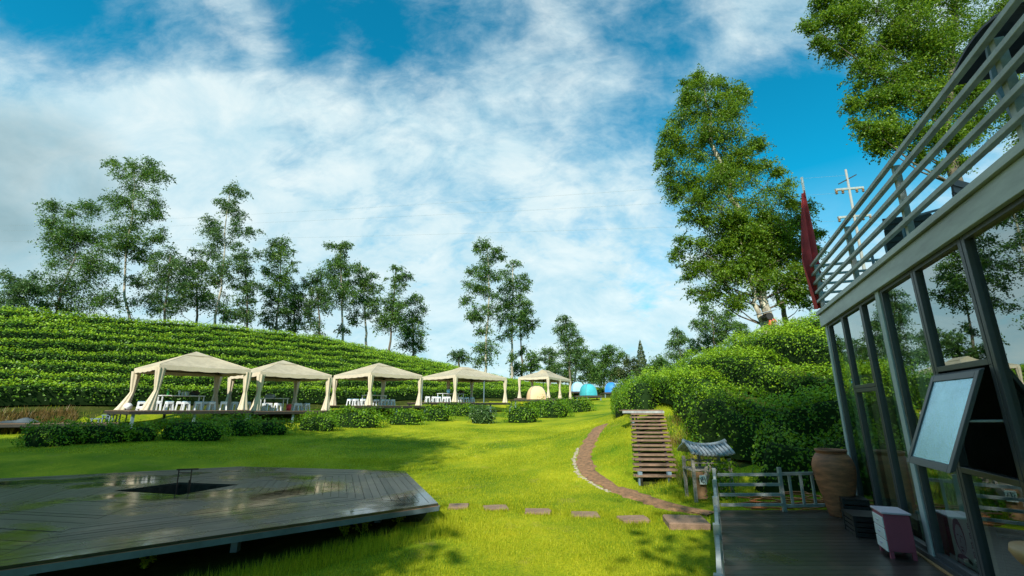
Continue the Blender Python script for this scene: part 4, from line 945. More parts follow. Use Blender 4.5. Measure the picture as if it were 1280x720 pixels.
fpart('sill', MT['darkframe'], [(0.12, TE, -.03, .1, .0, .07)]); fpart('base_trim', MT['tan'], [(.1, TE, -.06, -.035, 0, .025)])
# frames (dark): mullions + transoms, glass panes between
def window(t0, t1, z0, z1, splits=(), name='window'):
    f = fpart('window_frame', MT['darkframe'], [(t0, t0 + .05, .0, .07, z0, z1), (t1 - .05, t1, .0, .07, z0, z1), (t0 + .051, t1 - .051, .0, .07, z0, z0 + .05), (t0 + .051, t1 - .051, .0, .07, z1 - .05, z1)])
    m = M(); a, b, c, d = lf(t0 + .04, .035, z0 + .04), lf(t1 - .04, .035, z0 + .04), lf(t1 - .04, .035, z1 - .04), lf(t0 + .04, .035, z1 - .04); m.add([a, b, c, d], [(0, 1, 2, 3)]); m.build('pane', MT['glass'], f)
    return f
Z0, Z1 = .07, 2.995
window(.18, 1.03, Z0, Z1); window(1.035, 1.96, 1.87, Z1); window(1.035, 1.96, Z0, 1.865); window(1.965, 2.61, Z0, Z1)
window(2.75, 3.70, 1.08, Z1); window(2.75, 3.70, Z0, 1.075)
window(3.71, 4.68, 1.93, Z1); window(3.71, 4.68, Z0, 1.075)
fpart('window_frame', MT['darkframe'], [(3.71, 3.76, 0, .07, 1.076, 1.929)]); fpart('window_frame', MT['darkframe'], [(4.63, 4.68, 0, .07, 1.076, 1.929)])
window(4.69, 6.19, 1.08, Z1); window(4.69, 6.19, Z0, 1.075); window(6.33, 7.9, Z0, Z1); window(7.91, 9.59, Z0, Z1); window(9.73, TE, Z0, Z1)
# open top-hung sash
sash = bpy.data.objects.new('open_sash', None); COL.objects.link(sash); sash.parent = bld; ang = R(23)
def sp_(t, s, o=0): # s = distance down from the hinge, o = outward offset
    return lf(t, -.02 - s * math.sin(ang) - o * math.cos(ang), 1.91 - s * math.cos(ang) + o * math.sin(ang) * -1)
def sbox(m, t0, t1, s0_, s1_, o0, o1):
    P = [sp_(t, s, o) for o in (o0, o1) for s in (s0_, s1_) for t in (t0, t1)]
    m.add(P, [(0, 2, 3, 1), (4, 5, 7, 6), (0, 1, 5, 4), (2, 6, 7, 3), (0, 4, 6, 2), (1, 3, 7, 5)])
m = M(); sL = .86; a0, a1 = 3.77, 4.62
for bx_ in ((a0, a0 + .06, 0, sL), (a1 - .06, a1, 0, sL), (a0 + .061, a1 - .061, 0, .06), (a0 + .061, a1 - .061, sL - .06, sL)): sbox(m, bx_[0], bx_[1], bx_[2], bx_[3], 0, .045)
so = m.build('sash_frame', MT['darkframe'], sash, bevel=.003)
m = M(); sbox(m, a0 + .055, a1 - .055, .055, sL - .055, .015, .03); m.build('pane', MT['frost'], sash)
m = M()
for t in (a0 + .02, a1 - .02): m.tube([sp_(t, .45), lf(t, .02, 1.5)], .01, 6)
m.build('stay', MT['greymetal'], sash)
# interior
fpart('back_wall', MT['interior'], [(-.05, TE, DPT - .1, DPT, 0, 2.995)], bevel=0); fpart('end_wall', MT['whitecol'], [(-.05, .0, .13, DPT - .11, 0, 2.995)], bevel=0); fpart('end_wall', MT['interior'], [(TE, TE + .1, 0, DPT, 0, 2.995)], bevel=0)
fpart('interior_floor', MT['board'], [(.001, TE, .1, DPT - .11, -.1, .0)], bevel=0)
fpart('shelf', MT['tan'], [(3.9, 6.8, 2.2, 2.6, .86, .9), (3.9, 6.8, 2.2, 2.6, 1.3, 1.33), (3.9, 3.95, 2.2, 2.6, 0, .855)], bevel=0)
# drapes
def drape(t0, t1, z0, z1, mt, n=60):
    m = M(); vs = []
    for i in range(n + 1):
        t = t0 + (t1 - t0) * i / n; o = .17 + .03 * math.sin(i * 1.05) + .012 * math.sin(i * 2.3); vs += [lf(t, o, z0), lf(t, o * .95, z1)]
    m.add(vs, [(2 * i, 2 * i + 1, 2 * i + 3, 2 * i + 2) for i in range(n)]); m.build('curtain', mt, bld, smooth=True)
drape(.15, 1.0, .08, 2.9, MT['drape'], 46); drape(1.05, 1.9, .08, 1.9, MT['curtain'], 30); drape(1.98, 2.62, .08, 2.9, MT['drape'], 36); drape(2.78, 3.15, .08, 2.9, MT['drape'], 20); drape(3.3, 3.68, .08, 1.05, MT['curtain'], 16)
# poster behind the glass: plain sketched face and dark characters
def pbox(m, t, z, w, h, o=.0, rot=0):
    c = lf(t, .112 - o, z); d = Vector((FD[0], FD[1], 0)) * math.cos(rot) + Vector((0, 0, 1)) * math.sin(rot); u_ = Vector((FD[0], FD[1], 0)) * -math.sin(rot) + Vector((0, 0, 1)) * math.cos(rot)
    m.add([c - d * w / 2 - u_ * h / 2, c + d * w / 2 - u_ * h / 2, c + d * w / 2 + u_ * h / 2, c - d * w / 2 + u_ * h / 2], [(0, 1, 2, 3)])
poster = thing('poster', 'pale poster of a drawn face with dark characters behind the glass', 'poster', lf(3.2, .1, .2) + OFF)
POFF = OFF; t0p, t1p, z0p, z1p = 2.92, 3.48, .10, .58
def plf(m): m.v = [(v[0] + OFF[0] - poster.location[0], v[1] + OFF[1] - poster.location[1], v[2] + OFF[2] - poster.location[2]) for v in m.v]; return m
m = M(); fbox(m, t0p, t1p, .114, .118, z0p, z1p); plf(m).build('sheet', mat('poster_paper', (.85, .92, .95), rough=.5, var=.05), poster)
def disc(m, t, z, a, b, o, n=24, a0=0, a1=2 * math.pi):
    vs = [lf(t, .112 - o, z)] + [lf(t + a * math.cos(a0 + (a1 - a0) * i / n), .112 - o, z + b * math.sin(a0 + (a1 - a0) * i / n)) for i in range(n + 1)]
    m.add(vs, [(0, i + 1, i + 2) for i in range(n)])
m = M(); disc(m, 3.11, .36, .115, .165, 0); disc(m, 3.12, .14, .15, .055, 0, a0=0, a1=math.pi); plf(m).build('hair', mat('poster_ink', (.03, .045, .07), rough=.6), poster)
m = M(); disc(m, 3.125, .335, .088, .135, .002); plf(m).build('face', mat('poster_tone', (.50, .62, .70), rough=.5, var=.08), poster)
m = M(); pbox(m, 3.09, .37, .04, .012, .004, .15); pbox(m, 3.16, .37, .04, .012, .004, -.15); pbox(m, 3.125, .325, .012, .05, .004); pbox(m, 3.125, .265, .06, .012, .004); pbox(m, 3.125, .235, .05, .02, .004)
for k in range(5):
    zc = .50 - k * .082
    for (a_, b_, w_, h_) in ((0, .02, .05, .009), (0, -.02, .05, .009), (-.015, 0, .009, .05), (.012, .0, .009, .058), (.0, 0, .04, .008)): pbox(m, 3.36 + a_, zc + b_, w_, h_, .004, .2 * ((k % 3) - 1) if w_ > h_ else 0)
plf(m).build('writing', bpy.data.materials['poster_ink'], poster)

# balcony railing
ral = bpy.data.objects.new('balcony_railing', None); COL.objects.link(ral); ral.parent = bld
for t in (0.0, 2.0, 3.83, 5.7, 7.6, 9.5): fpart('post', MT['greymetal'], [(t - .03, t + .03, -.01, .05, 3.25, 4.10)], ral)
for z in (3.36, 3.53, 3.70, 3.87, 4.04): fpart('rail', MT['greymetal'], [(-.06, TE, -.062, -.012, z + .05, z + .095)], ral)
for z in (3.36, 3.53, 3.70, 3.87, 4.04): fpart('rail', MT['greymetal'], [(-.06, -.02, -.01, DPT, z + .05, z + .09)], ral)
for n in (1.6, 3.3, 4.9): fpart('post', MT['greymetal'], [(-.06, .0, n, n + .06, 3.25, 4.09)], ral)

# balcony furniture: swing seats with canopy, slatted chair, pale box
def lounge(label, t, n, rz, pale=False, canopy=False, sc_=1.0):
    c = fp(t, n, 3.252); root = thing('balcony_chair', label, 'chair', c, rz, None)
    m = M()
    for sx in (-.28, .28): m.tube([(sx, -.25, 0), (sx, -.25, .58), (sx, -.1, .64), (sx, .25, .62), (sx, .3, 0)], .02, 6)
    m.build('frame', MT['legpaint'], root)
    m = M()
    for k in range(6): m.box((0, -.22 + k * .088, .40), (.54, .092, .02))
    m.build('seat', MT['steel'], root); m = M()
    for k in range(6): m.box((0, .27 + k * .012, .47 + k * .085), (.56, .018, .09))
    m.build('backrest', MT['steel'] if not pale else MT['greymetal'], root)
    if canopy:
        m = M()
        for sx in (-.45, .45):
            m = M(); m.tube([(sx, -.1, 0), (sx, .1, .8), (sx, .05, 1.15)], .025, 6); m.build('canopy_post', MT['legpaint'], root)
        m = M(); vs = []
        for i in range(9):
            a = (i / 8 - .5) * 2; 
            for x_ in (-.55, .55): vs.append((x_, a * .45, 1.22 - a * a * .13))
        m.add(vs, [(2 * i, 2 * i + 1, 2 * i + 3, 2 * i + 2) for i in range(8)]); o_ = m.build('canopy', MT['black'], root); s_ = o_.modifiers.new('solid', 'SOLIDIFY'); s_.thickness = .02
    return root
lounge('dark slatted chair at the far end of the balcony', 1.55, .75, R(160)); lounge('second dark slatted chair behind the middle balcony post', 2.6, .8, R(200))
lounge('grey slatted seat under a dark curved canopy on the balcony', 5.25, .7, R(-20), True, True)
c = fp(3.65, 1.2, 3.252); bx = thing('storage_box', 'pale slatted box on the balcony behind the railing', 'box', c, R(-22)); m = M()
for k in range(5): m.box((0, 0, .06 + k * .11), (.6, .5, .1))
m.build('body', MT['whitecol'], bx, bevel=.005); m = M(); m.box((0, 0, .605), (.64, .54, .03)); m.build('lid', MT['greymetal'], bx)

# flag on its pole at the balcony corner
fl = Vector((5.645, 8.05, 3.2)); pt = 5.94; pole = thing('flagpole', 'white flagpole with a limp red flag at the balcony corner', 'flagpole', fl)
m = M(); m.tube([(0, 0, 0), (0, 0, pt - 3.2)], .022, 8); m.build('pole', MT['white'], pole)
hp = pt - 3.2; m = M(); rows, cols_ = 22, 22; vs = []
for i in range(rows):
    t = i / (rows - 1); z = hp * (.90 - .86 * t); sp0 = .02; wd = .06 + .20 * min(1, t * 1.7) - .05 * max(0, t - .6) / .4
    for j in range(cols_):
        u = j / (cols_ - 1); vs.append((-sp0 - u * wd * 1.0 + .02 * math.sin(u * 9 + t * 5) + .03 * t, -.05 * math.sin(u * 11 + t * 3) * (.4 + t) - .02, z - u * .16 * (1 - t) - .02 * math.sin(u * 7)))
m.add(vs, [(i * cols_ + j, i * cols_ + j + 1, (i + 1) * cols_ + j + 1, (i + 1) * cols_ + j) for i in range(rows - 1) for j in range(cols_ - 1)])
m.build('flag', MT['red'], pole, smooth=True)

# ------------------------------------------------------------------ utility pole and wires
UD = 38.0; b_ = aty(1079, 330, UD); tp = aty(1057, 212, UD); bz = hz(b_[0], b_[1]); dirp = (tp - b_) / (tp[2] - b_[2])
base = b_ + dirp * (bz - .3 - b_[2]); up_ = thing('utility_pole', 'pale concrete utility pole with two crossarms beyond the balcony', 'utility pole', base)
tl = tp - base; m = M(); m.tube([(0, 0, 0), tl], [.17, .09], 10); m.build('pole', MT['concrete'], up_, smooth=True)
for f, w_ in ((.955, .0), (.90, 2.6), (.76, 3.0)):
    p = tl * f if w_ else tl * .95; m = M()
    if w_: m.beam(p + np.array([-w_ * .5, 0, -.12]), p + np.array([w_ * .5, 0, .12]), .17, .18)
    else: m.beam(p + np.array([-.9, 0, -.5]), p + np.array([.9, 0, .45]), .09, .09)
    m.build('crossarm', MT['greymetal'] if w_ else MT['steel'], up_)
    if w_:
        for sx in (-.95, -.5, .5, .95):
            m = M(); e = p + np.array([sx * w_ * .5, -.02, .12 * sx]); m.lathe([(.05, -.45), (.13, -.38), (.06, -.3), (.13, -.22), (.06, -.12), (.05, 0)], c=tuple(e), n=8); m.build('insulator', MT['board'], up_)
for k, (z0_, pyl, lab) in enumerate(((.97, 281, 'upper power line crossing the whole sky'), (.88, 285, 'middle power line crossing the sky'), (.74, 295, 'lowest power line crossing the sky'))):
    a_ = base + tl * z0_; c_ = aty(-140, pyl + 6, 75.0); m = M(); pts = [a_ + (c_ - a_) * t + np.array([0, 0, -2.2 * 4 * t * (1 - t) * .35]) for t in np.linspace(0, 1, 24)]; m.tube(pts, .007, 4); o = m.build('power_line', MT['greymetal']); tag(o, lab, 'power line', 'power lines')

# bird box on the birch
bd = aty(961, 396, 21.2); bb = thing('bird_box', 'dark round box under a sloping board with a red feeder, fixed on the birch', 'bird box', bd); m = M(); m.tube([(0, -.1, .02), (0, .35, .02)], .17, 16); m.build('body', MT['steel'], bb)
m = M(); m.beam((-.52, .1, .12), (.35, .1, .34), .5, .03); m.build('roof', MT['slate'], bb); m = M(); m.tube([(-.02, -.12, -.2), (-.06, -.14, -.42)], [.06, .09], 12); m.build('feeder', MT['orangered'], bb)
m = M(); m.tube([(.14 + .07 * math.cos(a), -.14, -.22 + .07 * math.sin(a)) for a in np.linspace(0, 2 * math.pi, 16)], .025, 6); m.build('ring', MT['orangered'], bb)
m = M(); m.beam((.1, .1, .2), (.45, .15, -.25), .04, .04); m.build('strut', MT['board'], bb)

# ------------------------------------------------------------------ trees
def ridge_depth(px, D=51.5):
    a = math.atan2((px - 640) / F, 1.0); d = np.array([math.sin(a), math.cos(a)]); return float(D / (d @ NH) * d[1])
GR = 'trees along the ridge of the tea slope'
TR = [
 ('round low tree at the far left edge of the ridge', [(24, 400), (22, 375)], [(22, 352, 20, 12), (10, 368, 16, 16), (34, 366, 16, 16), (20, 382, 22, 12)], 'tree_pale', 57),
 ('broad dense tree with a forked leaning trunk on the ridge', [(68, 400), (78, 360), (95, 320), (92, 270)], [(82, 262, 22, 10), (112, 264, 16, 9), (68, 278, 16, 10), (95, 285, 26, 14), (66, 305, 20, 12), (120, 300, 22, 16), (90, 322, 30, 16), (125, 335, 22, 18), (75, 350, 22, 16), (105, 362, 32, 20), (135, 372, 14, 16), (68, 382, 20, 10)], 'tree', 52),
 ('tallest slender tree of the left ridge with a bare pale trunk', [(162, 400), (155, 362), (158, 320), (166, 260), (170, 206)], [(150, 208, 16, 8), (175, 206, 18, 9), (194, 222, 14, 9), (165, 226, 22, 11), (146, 248, 16, 10), (178, 250, 22, 12), (160, 272, 26, 12), (194, 270, 12, 8), (145, 296, 20, 13), (175, 298, 24, 12), (200, 292, 9, 6), (158, 316, 20, 10), (186, 320, 14, 8)], 'tree', 53),
 ('thin airy tree just right of the tallest ridge tree', [(206, 402), (209, 370), (213, 320)], [(212, 318, 12, 8), (198, 332, 16, 10), (224, 336, 12, 10), (188, 352, 20, 12), (214, 358, 16, 12), (180, 376, 18, 12), (205, 380, 14, 9)], 'tree_pale', 58),
 ('spiky tall tree with drooping tips left of centre', [(268, 405), (276, 360), (281, 310), (287, 234)], [(288, 238, 6, 8), (300, 242, 10, 5), (282, 256, 14, 8), (296, 268, 12, 8), (270, 280, 18, 9), (300, 290, 18, 8), (284, 302, 22, 9), (262, 314, 20, 9), (306, 316, 16, 8), (286, 330, 22, 9), (265, 345, 18, 9)], 'tree_pale', 52),
 ('leafy low tree below the spiky tall tree', [(247, 404), (246, 370), (244, 340)], [(242, 330, 14, 11), (232, 348, 16, 12), (255, 350, 18, 14), (228, 368, 14, 10), (246, 374, 20, 12), (268, 378, 16, 12), (280, 388, 12, 8), (220, 385, 14, 8)], 'tree', 55),
 ('small drooping tree right of the spiky tall tree', [(309, 410), (309, 380), (307, 335)], [(307, 340, 9, 8), (300, 354, 13, 9), (318, 358, 10, 8), (306, 372, 16, 9), (312, 390, 12, 9), (298, 392, 10, 8)], 'tree_pale', 55),
 ('narrow dense tree with a pointed rounded top', [(345, 412), (347, 380), (352, 302)], [(352, 301, 12, 7), (343, 315, 12, 8), (358, 318, 10, 9), (342, 332, 14, 9), (358, 340, 11, 10), (346, 355, 18, 11), (354, 372, 18, 12), (342, 390, 14, 9), (338, 404, 10, 6)], 'tree', 54),
 ('bushy dark tree leaning against the narrow dense tree', [(368, 416), (367, 395), (368, 365)], [(366, 362, 12, 9), (374, 376, 12, 11), (362, 390, 16, 12), (376, 398, 10, 10), (368, 408, 14, 7)], 'tree', 56),
 ('open crowned tree with a knot of leaves low on its trunk', [(399, 420), (399, 390), (396, 345)], [(396, 344, 12, 7), (388, 356, 10, 8), (406, 358, 12, 9), (396, 374, 17, 10), (408, 384, 10, 8), (384, 386, 10, 8), (396, 408, 10, 8)], 'tree_pale', 55),
 ('tall tree with a long bare trunk, second of the middle trio', [(429, 425), (428, 390), (427, 350), (424, 306)], [(418, 308, 9, 5), (432, 306, 8, 5), (424, 320, 12, 8), (416, 334, 12, 8), (434, 336, 12, 8), (426, 350, 18, 9), (418, 364, 14, 8), (438, 366, 14, 9), (426, 376, 12, 6), (430, 411, 5, 4)], 'tree', 54),
 ('round headed tree with hanging branches, third of the middle trio', [(458, 430), (457, 405), (455, 370), (452, 332)], [(448, 335, 11, 7), (460, 344, 11, 7), (444, 352, 11, 8), (466, 360, 9, 6), (454, 364, 15, 9), (444, 380, 12, 8), (466, 382, 12, 10), (455, 394, 12, 6), (441, 398, 6, 5)], 'tree', 54),
 ('tree with a flat crooked top at the right end of the middle group', [(487, 436), (490, 400), (495, 335)], [(496, 334, 6, 4), (507, 345, 9, 4), (492, 350, 9, 6), (500, 360, 10, 6), (490, 374, 12, 8), (500, 384, 14, 9), (484, 394, 13, 9), (476, 408, 9, 7), (494, 406, 14, 9)], 'tree', 55),
 ('dense full tree beside the crooked topped tree', [(517, 440), (517, 420), (514, 385)], [(512, 378, 12, 8), (520, 392, 11, 9), (508, 402, 14, 10), (522, 412, 11, 10), (512, 424, 16, 10), (522, 434, 10, 6)], 'tree', 56),
 ('small round bush tree peeking over the slope behind the fourth pavilion', [(574, 452), (574, 444)], [(574, 441, 7, 4), (568, 447, 7, 5), (580, 448, 7, 5)], 'tree_pale', 62),
 ('tall tree with an upswept crown and mossy lower trunk', [(607, 462), (608, 420), (612, 370), (608, 302)], [(606, 304, 8, 5), (598, 314, 7, 6), (616, 316, 11, 7), (608, 328, 12, 8), (624, 322, 6, 4), (598, 342, 13, 9), (614, 346, 12, 9), (592, 358, 13, 8), (606, 366, 14, 9), (586, 376, 10, 6), (600, 388, 16, 9), (592, 394, 9, 6), (616, 384, 9, 9), (608, 412, 10, 7), (602, 432, 8, 7), (614, 434, 9, 9), (606, 448, 12, 8)], 'tree', 54),
 ('tall tree with two slender stems in front of the pale sky', [(640, 468), (640, 430), (640, 390), (641, 332)], [(642, 330, 8, 5), (636, 342, 9, 6), (650, 346, 9, 6), (640, 358, 13, 9), (656, 356, 9, 6), (634, 374, 14, 10), (650, 376, 12, 10), (640, 392, 15, 9), (628, 398, 9, 8), (654, 398, 9, 7), (640, 410, 10, 6), (630, 420, 7, 5), (641, 445, 4, 5)], 'tree', 57),
 ('slim tree with a dark bare trunk beside the two stemmed tree', [(653, 470), (652, 440), (650, 400)], [(656, 386, 9, 7), (650, 400, 11, 8), (664, 404, 8, 5), (658, 414, 9, 6), (652, 439, 5, 4)], 'tree', 58),
 ('low leafy tree behind the gap between fourth and fifth pavilions', [(664, 470), (663, 450)], [(662, 447, 10, 6), (668, 456, 8, 7), (655, 458, 9, 7), (646, 462, 10, 6)], 'tree', 64),
]
for i, (lab, tk, bl, mt, d) in enumerate(TR):
    d2 = max(ridge_depth(tk[0][0], 51.0) + (i % 3) * 1.5, 30)
    tree('ridge_tree', lab, 'tree', d2, tk, bl, MT[mt], .185 * d2 / 55 + .025, 1.0, 500 + i, bark=MT['birchbark'] if i in (2, 4, 10, 11, 15, 16) else MT['bark'], rt=.0034 * d2, group=GR)
TF = [
 ('small thin tree behind the fifth pavilion', [(688, 480), (687, 442)], [(684, 438, 9, 4), (690, 446, 8, 6), (680, 450, 6, 4), (692, 458, 7, 5)], 'tree_pale', 72),
 ('tall airy tree behind the farthest pavilion', [(713, 482), (712, 440), (706, 396)], [(703, 398, 7, 5), (710, 406, 8, 5), (702, 414, 9, 6), (716, 418, 9, 6), (706, 428, 11, 7), (720, 432, 9, 7), (710, 444, 13, 8), (724, 450, 9, 8), (702, 456, 9, 6)], 'tree_pale', 70),
 ('bare pale stemmed tree right of the farthest pavilion', [(719, 484), (719, 450), (719, 425)], [(722, 428, 6, 5), (728, 440, 8, 6), (726, 455, 9, 8), (735, 466, 10, 8)], 'tree', 74),
 ('rounded tree above the distant tents', [(740, 486), (740, 462)], [(740, 446, 10, 6), (732, 456, 10, 7), (748, 458, 11, 8), (740, 470, 14, 8)], 'tree_pale', 85),
 ('dark dome topped tree in the far tree line', [(764, 486), (764, 460)], [(764, 436, 12, 6), (756, 444, 9, 6), (772, 446, 9, 6), (764, 454, 14, 7), (758, 464, 12, 7), (772, 468, 12, 8)], 'tree', 82),
 ('reddish twiggy tree left of the conifer', [(787, 488), (787, 465)], [(786, 454, 10, 6), (780, 463, 10, 8), (793, 466, 8, 8), (784, 476, 14, 8)], 'conifer', 80),
 ('wide tree right of the conifer', [(825, 484), (825, 462)], [(822, 450, 9, 6), (832, 456, 11, 7), (820, 464, 10, 8), (836, 468, 10, 7)], 'tree', 80),
 ('ragged tree standing above the shoulder of the right bank', [(850, 478), (850, 445), (846, 415)], [(844, 416, 7, 5), (852, 424, 9, 5), (842, 432, 10, 6), (856, 440, 10, 6), (846, 448, 13, 7), (838, 460, 11, 7), (856, 458, 9, 6)], 'tree_pale', 62),
 ('spreading tree below the big birch on the bank skyline', [(893, 440), (892, 420), (890, 395)], [(886, 392, 12, 8), (904, 398, 14, 7), (876, 404, 11, 7), (894, 410, 16, 8), (914, 408, 11, 6), (880, 420, 15, 8), (902, 424, 14, 7), (872, 432, 10, 7), (890, 436, 14, 6)], 'tree', 38),
 ('small tree peeking over the bank right of the spreading tree', [(925, 430), (925, 415)], [(922, 410, 9, 5), (930, 416, 9, 5), (918, 422, 9, 5)], 'tree', 40),
 ('low tree far behind the teal tent', [(755, 486), (755, 470)], [(752, 466, 10, 6), (744, 474, 10, 6), (762, 474, 10, 6)], 'tree', 95),
 ('low tree far right of the reddish tree', [(812, 486), (812, 472)], [(815, 462, 9, 7), (822, 472, 11, 7), (806, 474, 9, 6)], 'tree', 95),
 ('shadowy tree low behind the fifth pavilion roof', [(697, 482), (697, 468)], [(694, 462, 9, 6), (704, 468, 10, 7), (712, 470, 10, 7)], 'tree', 90)]
for i, (lab, tk, bl, mt, d) in enumerate(TF):
    tree('distant_tree' if d > 50 else 'bank_tree', lab, 'tree', d, tk, bl, MT[mt], .0030 * d + .015, 1.25, 600 + i, rt=.0035 * d, group='distant trees beyond the lawn', bark=MT['birchbark'] if i == 2 else MT['bark'], fill=1.1)
# conifer
b_ = aty(804, 484, 78); tz = aty(804, 425, 78)[2]; con = thing('conifer', 'pointed rust tinged conifer in the far tree line', 'tree', (b_[0], b_[1], hz(b_[0], b_[1])), 0, 'distant trees beyond the lawn'); Hc = tz - hz(b_[0], b_[1]); rr = np.random.default_rng(77); n = 5200
t = 1 - rr.uniform(0, 1, n) ** .6; ph = rr.uniform(0, 2 * math.pi, n); tier = .72 + .28 * np.abs(np.sin(t * 38)); rad = (1 - t) ** .8 * 2.0 * tier * rr.uniform(.35, 1, n) ** .4
P = np.stack([np.cos(ph) * rad, np.sin(ph) * rad, .1 * Hc + t * Hc * .9 - rad * .25], 1); quads_np('crown', leaves(P, np.stack([np.cos(ph), np.sin(ph), np.full(n, .4)], 1), np.full(n, .3), .6, .4, rr), MT['conifer'], con)
m = M(); m.tube([(0, 0, -.2), (0, 0, Hc * .95)], [.2, .03], 8); m.build('trunk', MT['bark'], con)

# big birch clump on the bank
tree('birch', 'huge leaning birch towering over the right bank', 'tree', 22.0, [(966, 410), (952, 365), (938, 310), (915, 245), (893, 180), (880, 110)],
     [(868, 98, 14, 8), (884, 104, 16, 9), (906, 108, 16, 11), (858, 116, 14, 10), (880, 128, 24, 14), (912, 134, 20, 14), (928, 118, 9, 9), (855, 144, 18, 14), (884, 158, 28, 18), (920, 162, 24, 18), (842, 172, 16, 14), (866, 186, 26, 18), (902, 192, 30, 20), (938, 186, 20, 14), (836, 200, 16, 12), (856, 216, 24, 16), (892, 226, 32, 20), (930, 222, 28, 18), (958, 208, 16, 9), (972, 214, 10, 5), (842, 238, 12, 12), (868, 250, 22, 14), (904, 260, 34, 20), (944, 254, 30, 20), (978, 246, 22, 14), (868, 276, 20, 12), (900, 292, 32, 18), (938, 292, 34, 20), (978, 282, 28, 18), (1002, 270, 16, 12), (862, 304, 18, 9), (848, 318, 12, 5), (888, 320, 26, 14), (926, 326, 34, 18), (968, 320, 34, 18), (1002, 308, 20, 14), (870, 338, 20, 8), (904, 350, 28, 13), (946, 352, 26, 14), (986, 346, 28, 14), (1006, 336, 16, 12), (1016, 290, 10, 8), (882, 366, 20, 9), (910, 376, 22, 9), (984, 370, 18, 9), (1000, 360, 14, 8)],
     MT['tree_big'], .105, 1.0, 700, bark=MT['birchbark'], rt=.26, fill=1.25)
tree('birch', 'slimmer dark trunked birch just behind the huge leaning birch', 'tree', 23.4, [(982, 400), (972, 372), (966, 340), (958, 290)], [(950, 300, 22, 14), (972, 290, 20, 14), (990, 318, 18, 12), (962, 330, 20, 12), (996, 345, 16, 10), (1004, 378, 8, 5)], MT['tree_big'], .125, 1.0, 701, rt=.16, fill=1.0)
tree('birch', 'short birch stem left of the bird box', 'tree', 21.8, [(957, 412), (944, 380), (936, 345), (925, 300)], [(918, 300, 20, 12), (934, 322, 20, 12), (915, 336, 18, 10), (938, 290, 18, 12)], MT['tree_big'], .125, 1.0, 702, bark=MT['birchbark'], rt=.18, fill=1.0)
# tree behind the building
tree('broadleaf_tree', 'large spreading tree rising behind the balcony', 'tree', 14.5, [(1215, 300), (1198, 230), (1185, 160), (1190, 60), (1200, -60)],
     [(1025, 12, 20, 12), (1012, 32, 10, 7), (1055, 20, 26, 18), (1095, 14, 30, 20), (1028, 52, 12, 10), (1062, 56, 26, 16), (1100, 56, 32, 22), (1140, 30, 34, 28), (1078, 92, 22, 16), (1118, 96, 32, 22), (1155, 76, 32, 26), (1190, 40, 36, 30), (1070, 122, 16, 12), (1100, 134, 28, 18), (1140, 126, 32, 22), (1180, 110, 32, 24), (1084, 158, 20, 11), (1118, 164, 28, 15), (1100, 182, 16, 10), (1156, 166, 28, 16), (1225, 70, 36, 34), (1265, 30, 36, 34), (1215, 130, 32, 24), (1255, 100, 32, 28), (1190, 165, 24, 14), (1190, 205, 16, 10), (1150, 192, 14, 8), (1100, -25, 40, 24), (1170, -30, 50, 30), (1240, -30, 50, 34), (1280, 150, 30, 24), (1060, -15, 24, 14), (1150, -90, 60, 40), (1240, -100, 60, 40)],
     MT['tree_big'], .085, 1.0, 710, rt=.26, fill=1.3)

# trees standing behind the viewer: they shade the terrace, the deck and the near slope
def back_tree(label, x, y, H, Rr, zc0, seed, n=95, lf_=.30):
    r = np.random.default_rng(seed); gz = hz(x, y); root = thing('shade_tree', label, 'tree', (x, y, gz), 0, 'tall trees behind the deck'); m = M(); m.tube([(0, 0, -.2), (.2, .1, H * .5), (0, .3, H * .92)], [.3, .2, .05], 8); Q = []
    for _ in range(n):
        t = r.uniform(0, 1); z = zc0 + (H - zc0) * t; w = Rr * (math.sin(math.pi * (.12 + .8 * t)) ** .7); a = r.uniform(0, 6.283); q = r.uniform(.1, 1) ** .5 * w; c = np.array([math.cos(a) * q, math.sin(a) * q, z])
        if r.random() < .4: m.tube([(0, .1, z - q * .6), c], [.05, .015], 4, False)
        nl = 75; P = r.normal(size=(nl, 3)) * np.array([.7, .7, .45]) + c; Q.append(leaves(P, np.tile([0, 0, 1.], (nl, 1)), np.full(nl, lf_), .7, .6, r))
    m.build('trunk', MT['bark'], root, smooth=True); quads_np('crown', np.concatenate(Q), MT['tree'], root)
BT = [(-22, -3, 20, 3.8, 5, 260), (-17.5, -2, 21, 3.4, 4, 260), (-13.5, -3.0, 21, 3.2, 3, 260), (-11.8, -5.0, 22, 2.5, 3, 220), (-26.5, -2, 19, 4, 5, 240), (1.5, -7.5, 18, 3.1, 3.5, 240), (-7.3, -7.0, 13, 2.0, 6.5, 110), (7.0, -6.0, 13.5, 3.2, 3, 200), (-13, -9, 25, 3.4, 9, 200), (-18, -8, 25, 3.4, 9, 200)]
for i, (x, y, H, r_, z0_, n_) in enumerate(BT): back_tree('tall shade tree behind the viewpoint, %s from the left' % ON[i], x, y, H, r_, z0_, 800 + i, n_)

# ------------------------------------------------------------------ grass
def blades(P, h, w, r, lean=.35):
    n = len(P); a = r.uniform(0, 2 * math.pi, n); d = np.stack([np.cos(a), np.sin(a), np.zeros(n)], 1); b = r.uniform(0, 2 * math.pi, n); l = np.stack([np.cos(b), np.sin(b), np.zeros(n)], 1) * (lean * r.uniform(.2, 1.2, n) * h)[:, None]
    top = P + l + np.stack([np.zeros(n), np.zeros(n), h], 1)
    return np.stack([P - d * w[:, None] / 2, P + d * w[:, None] / 2, top], 1)
def in_hex(x, y, P):
    ok = np.ones(len(x), bool)
    for i in range(len(P)):
        a, b = P[i], P[(i + 1) % len(P)]; ok &= ((b[0] - a[0]) * (y - a[1]) - (b[1] - a[1]) * (x - a[0])) > 0
    return ok
def tris_np(name, V, mt): return quads_np(name, V, mt, nf=3)
r = np.random.default_rng(900); PTS = []; HH = []; WW = []
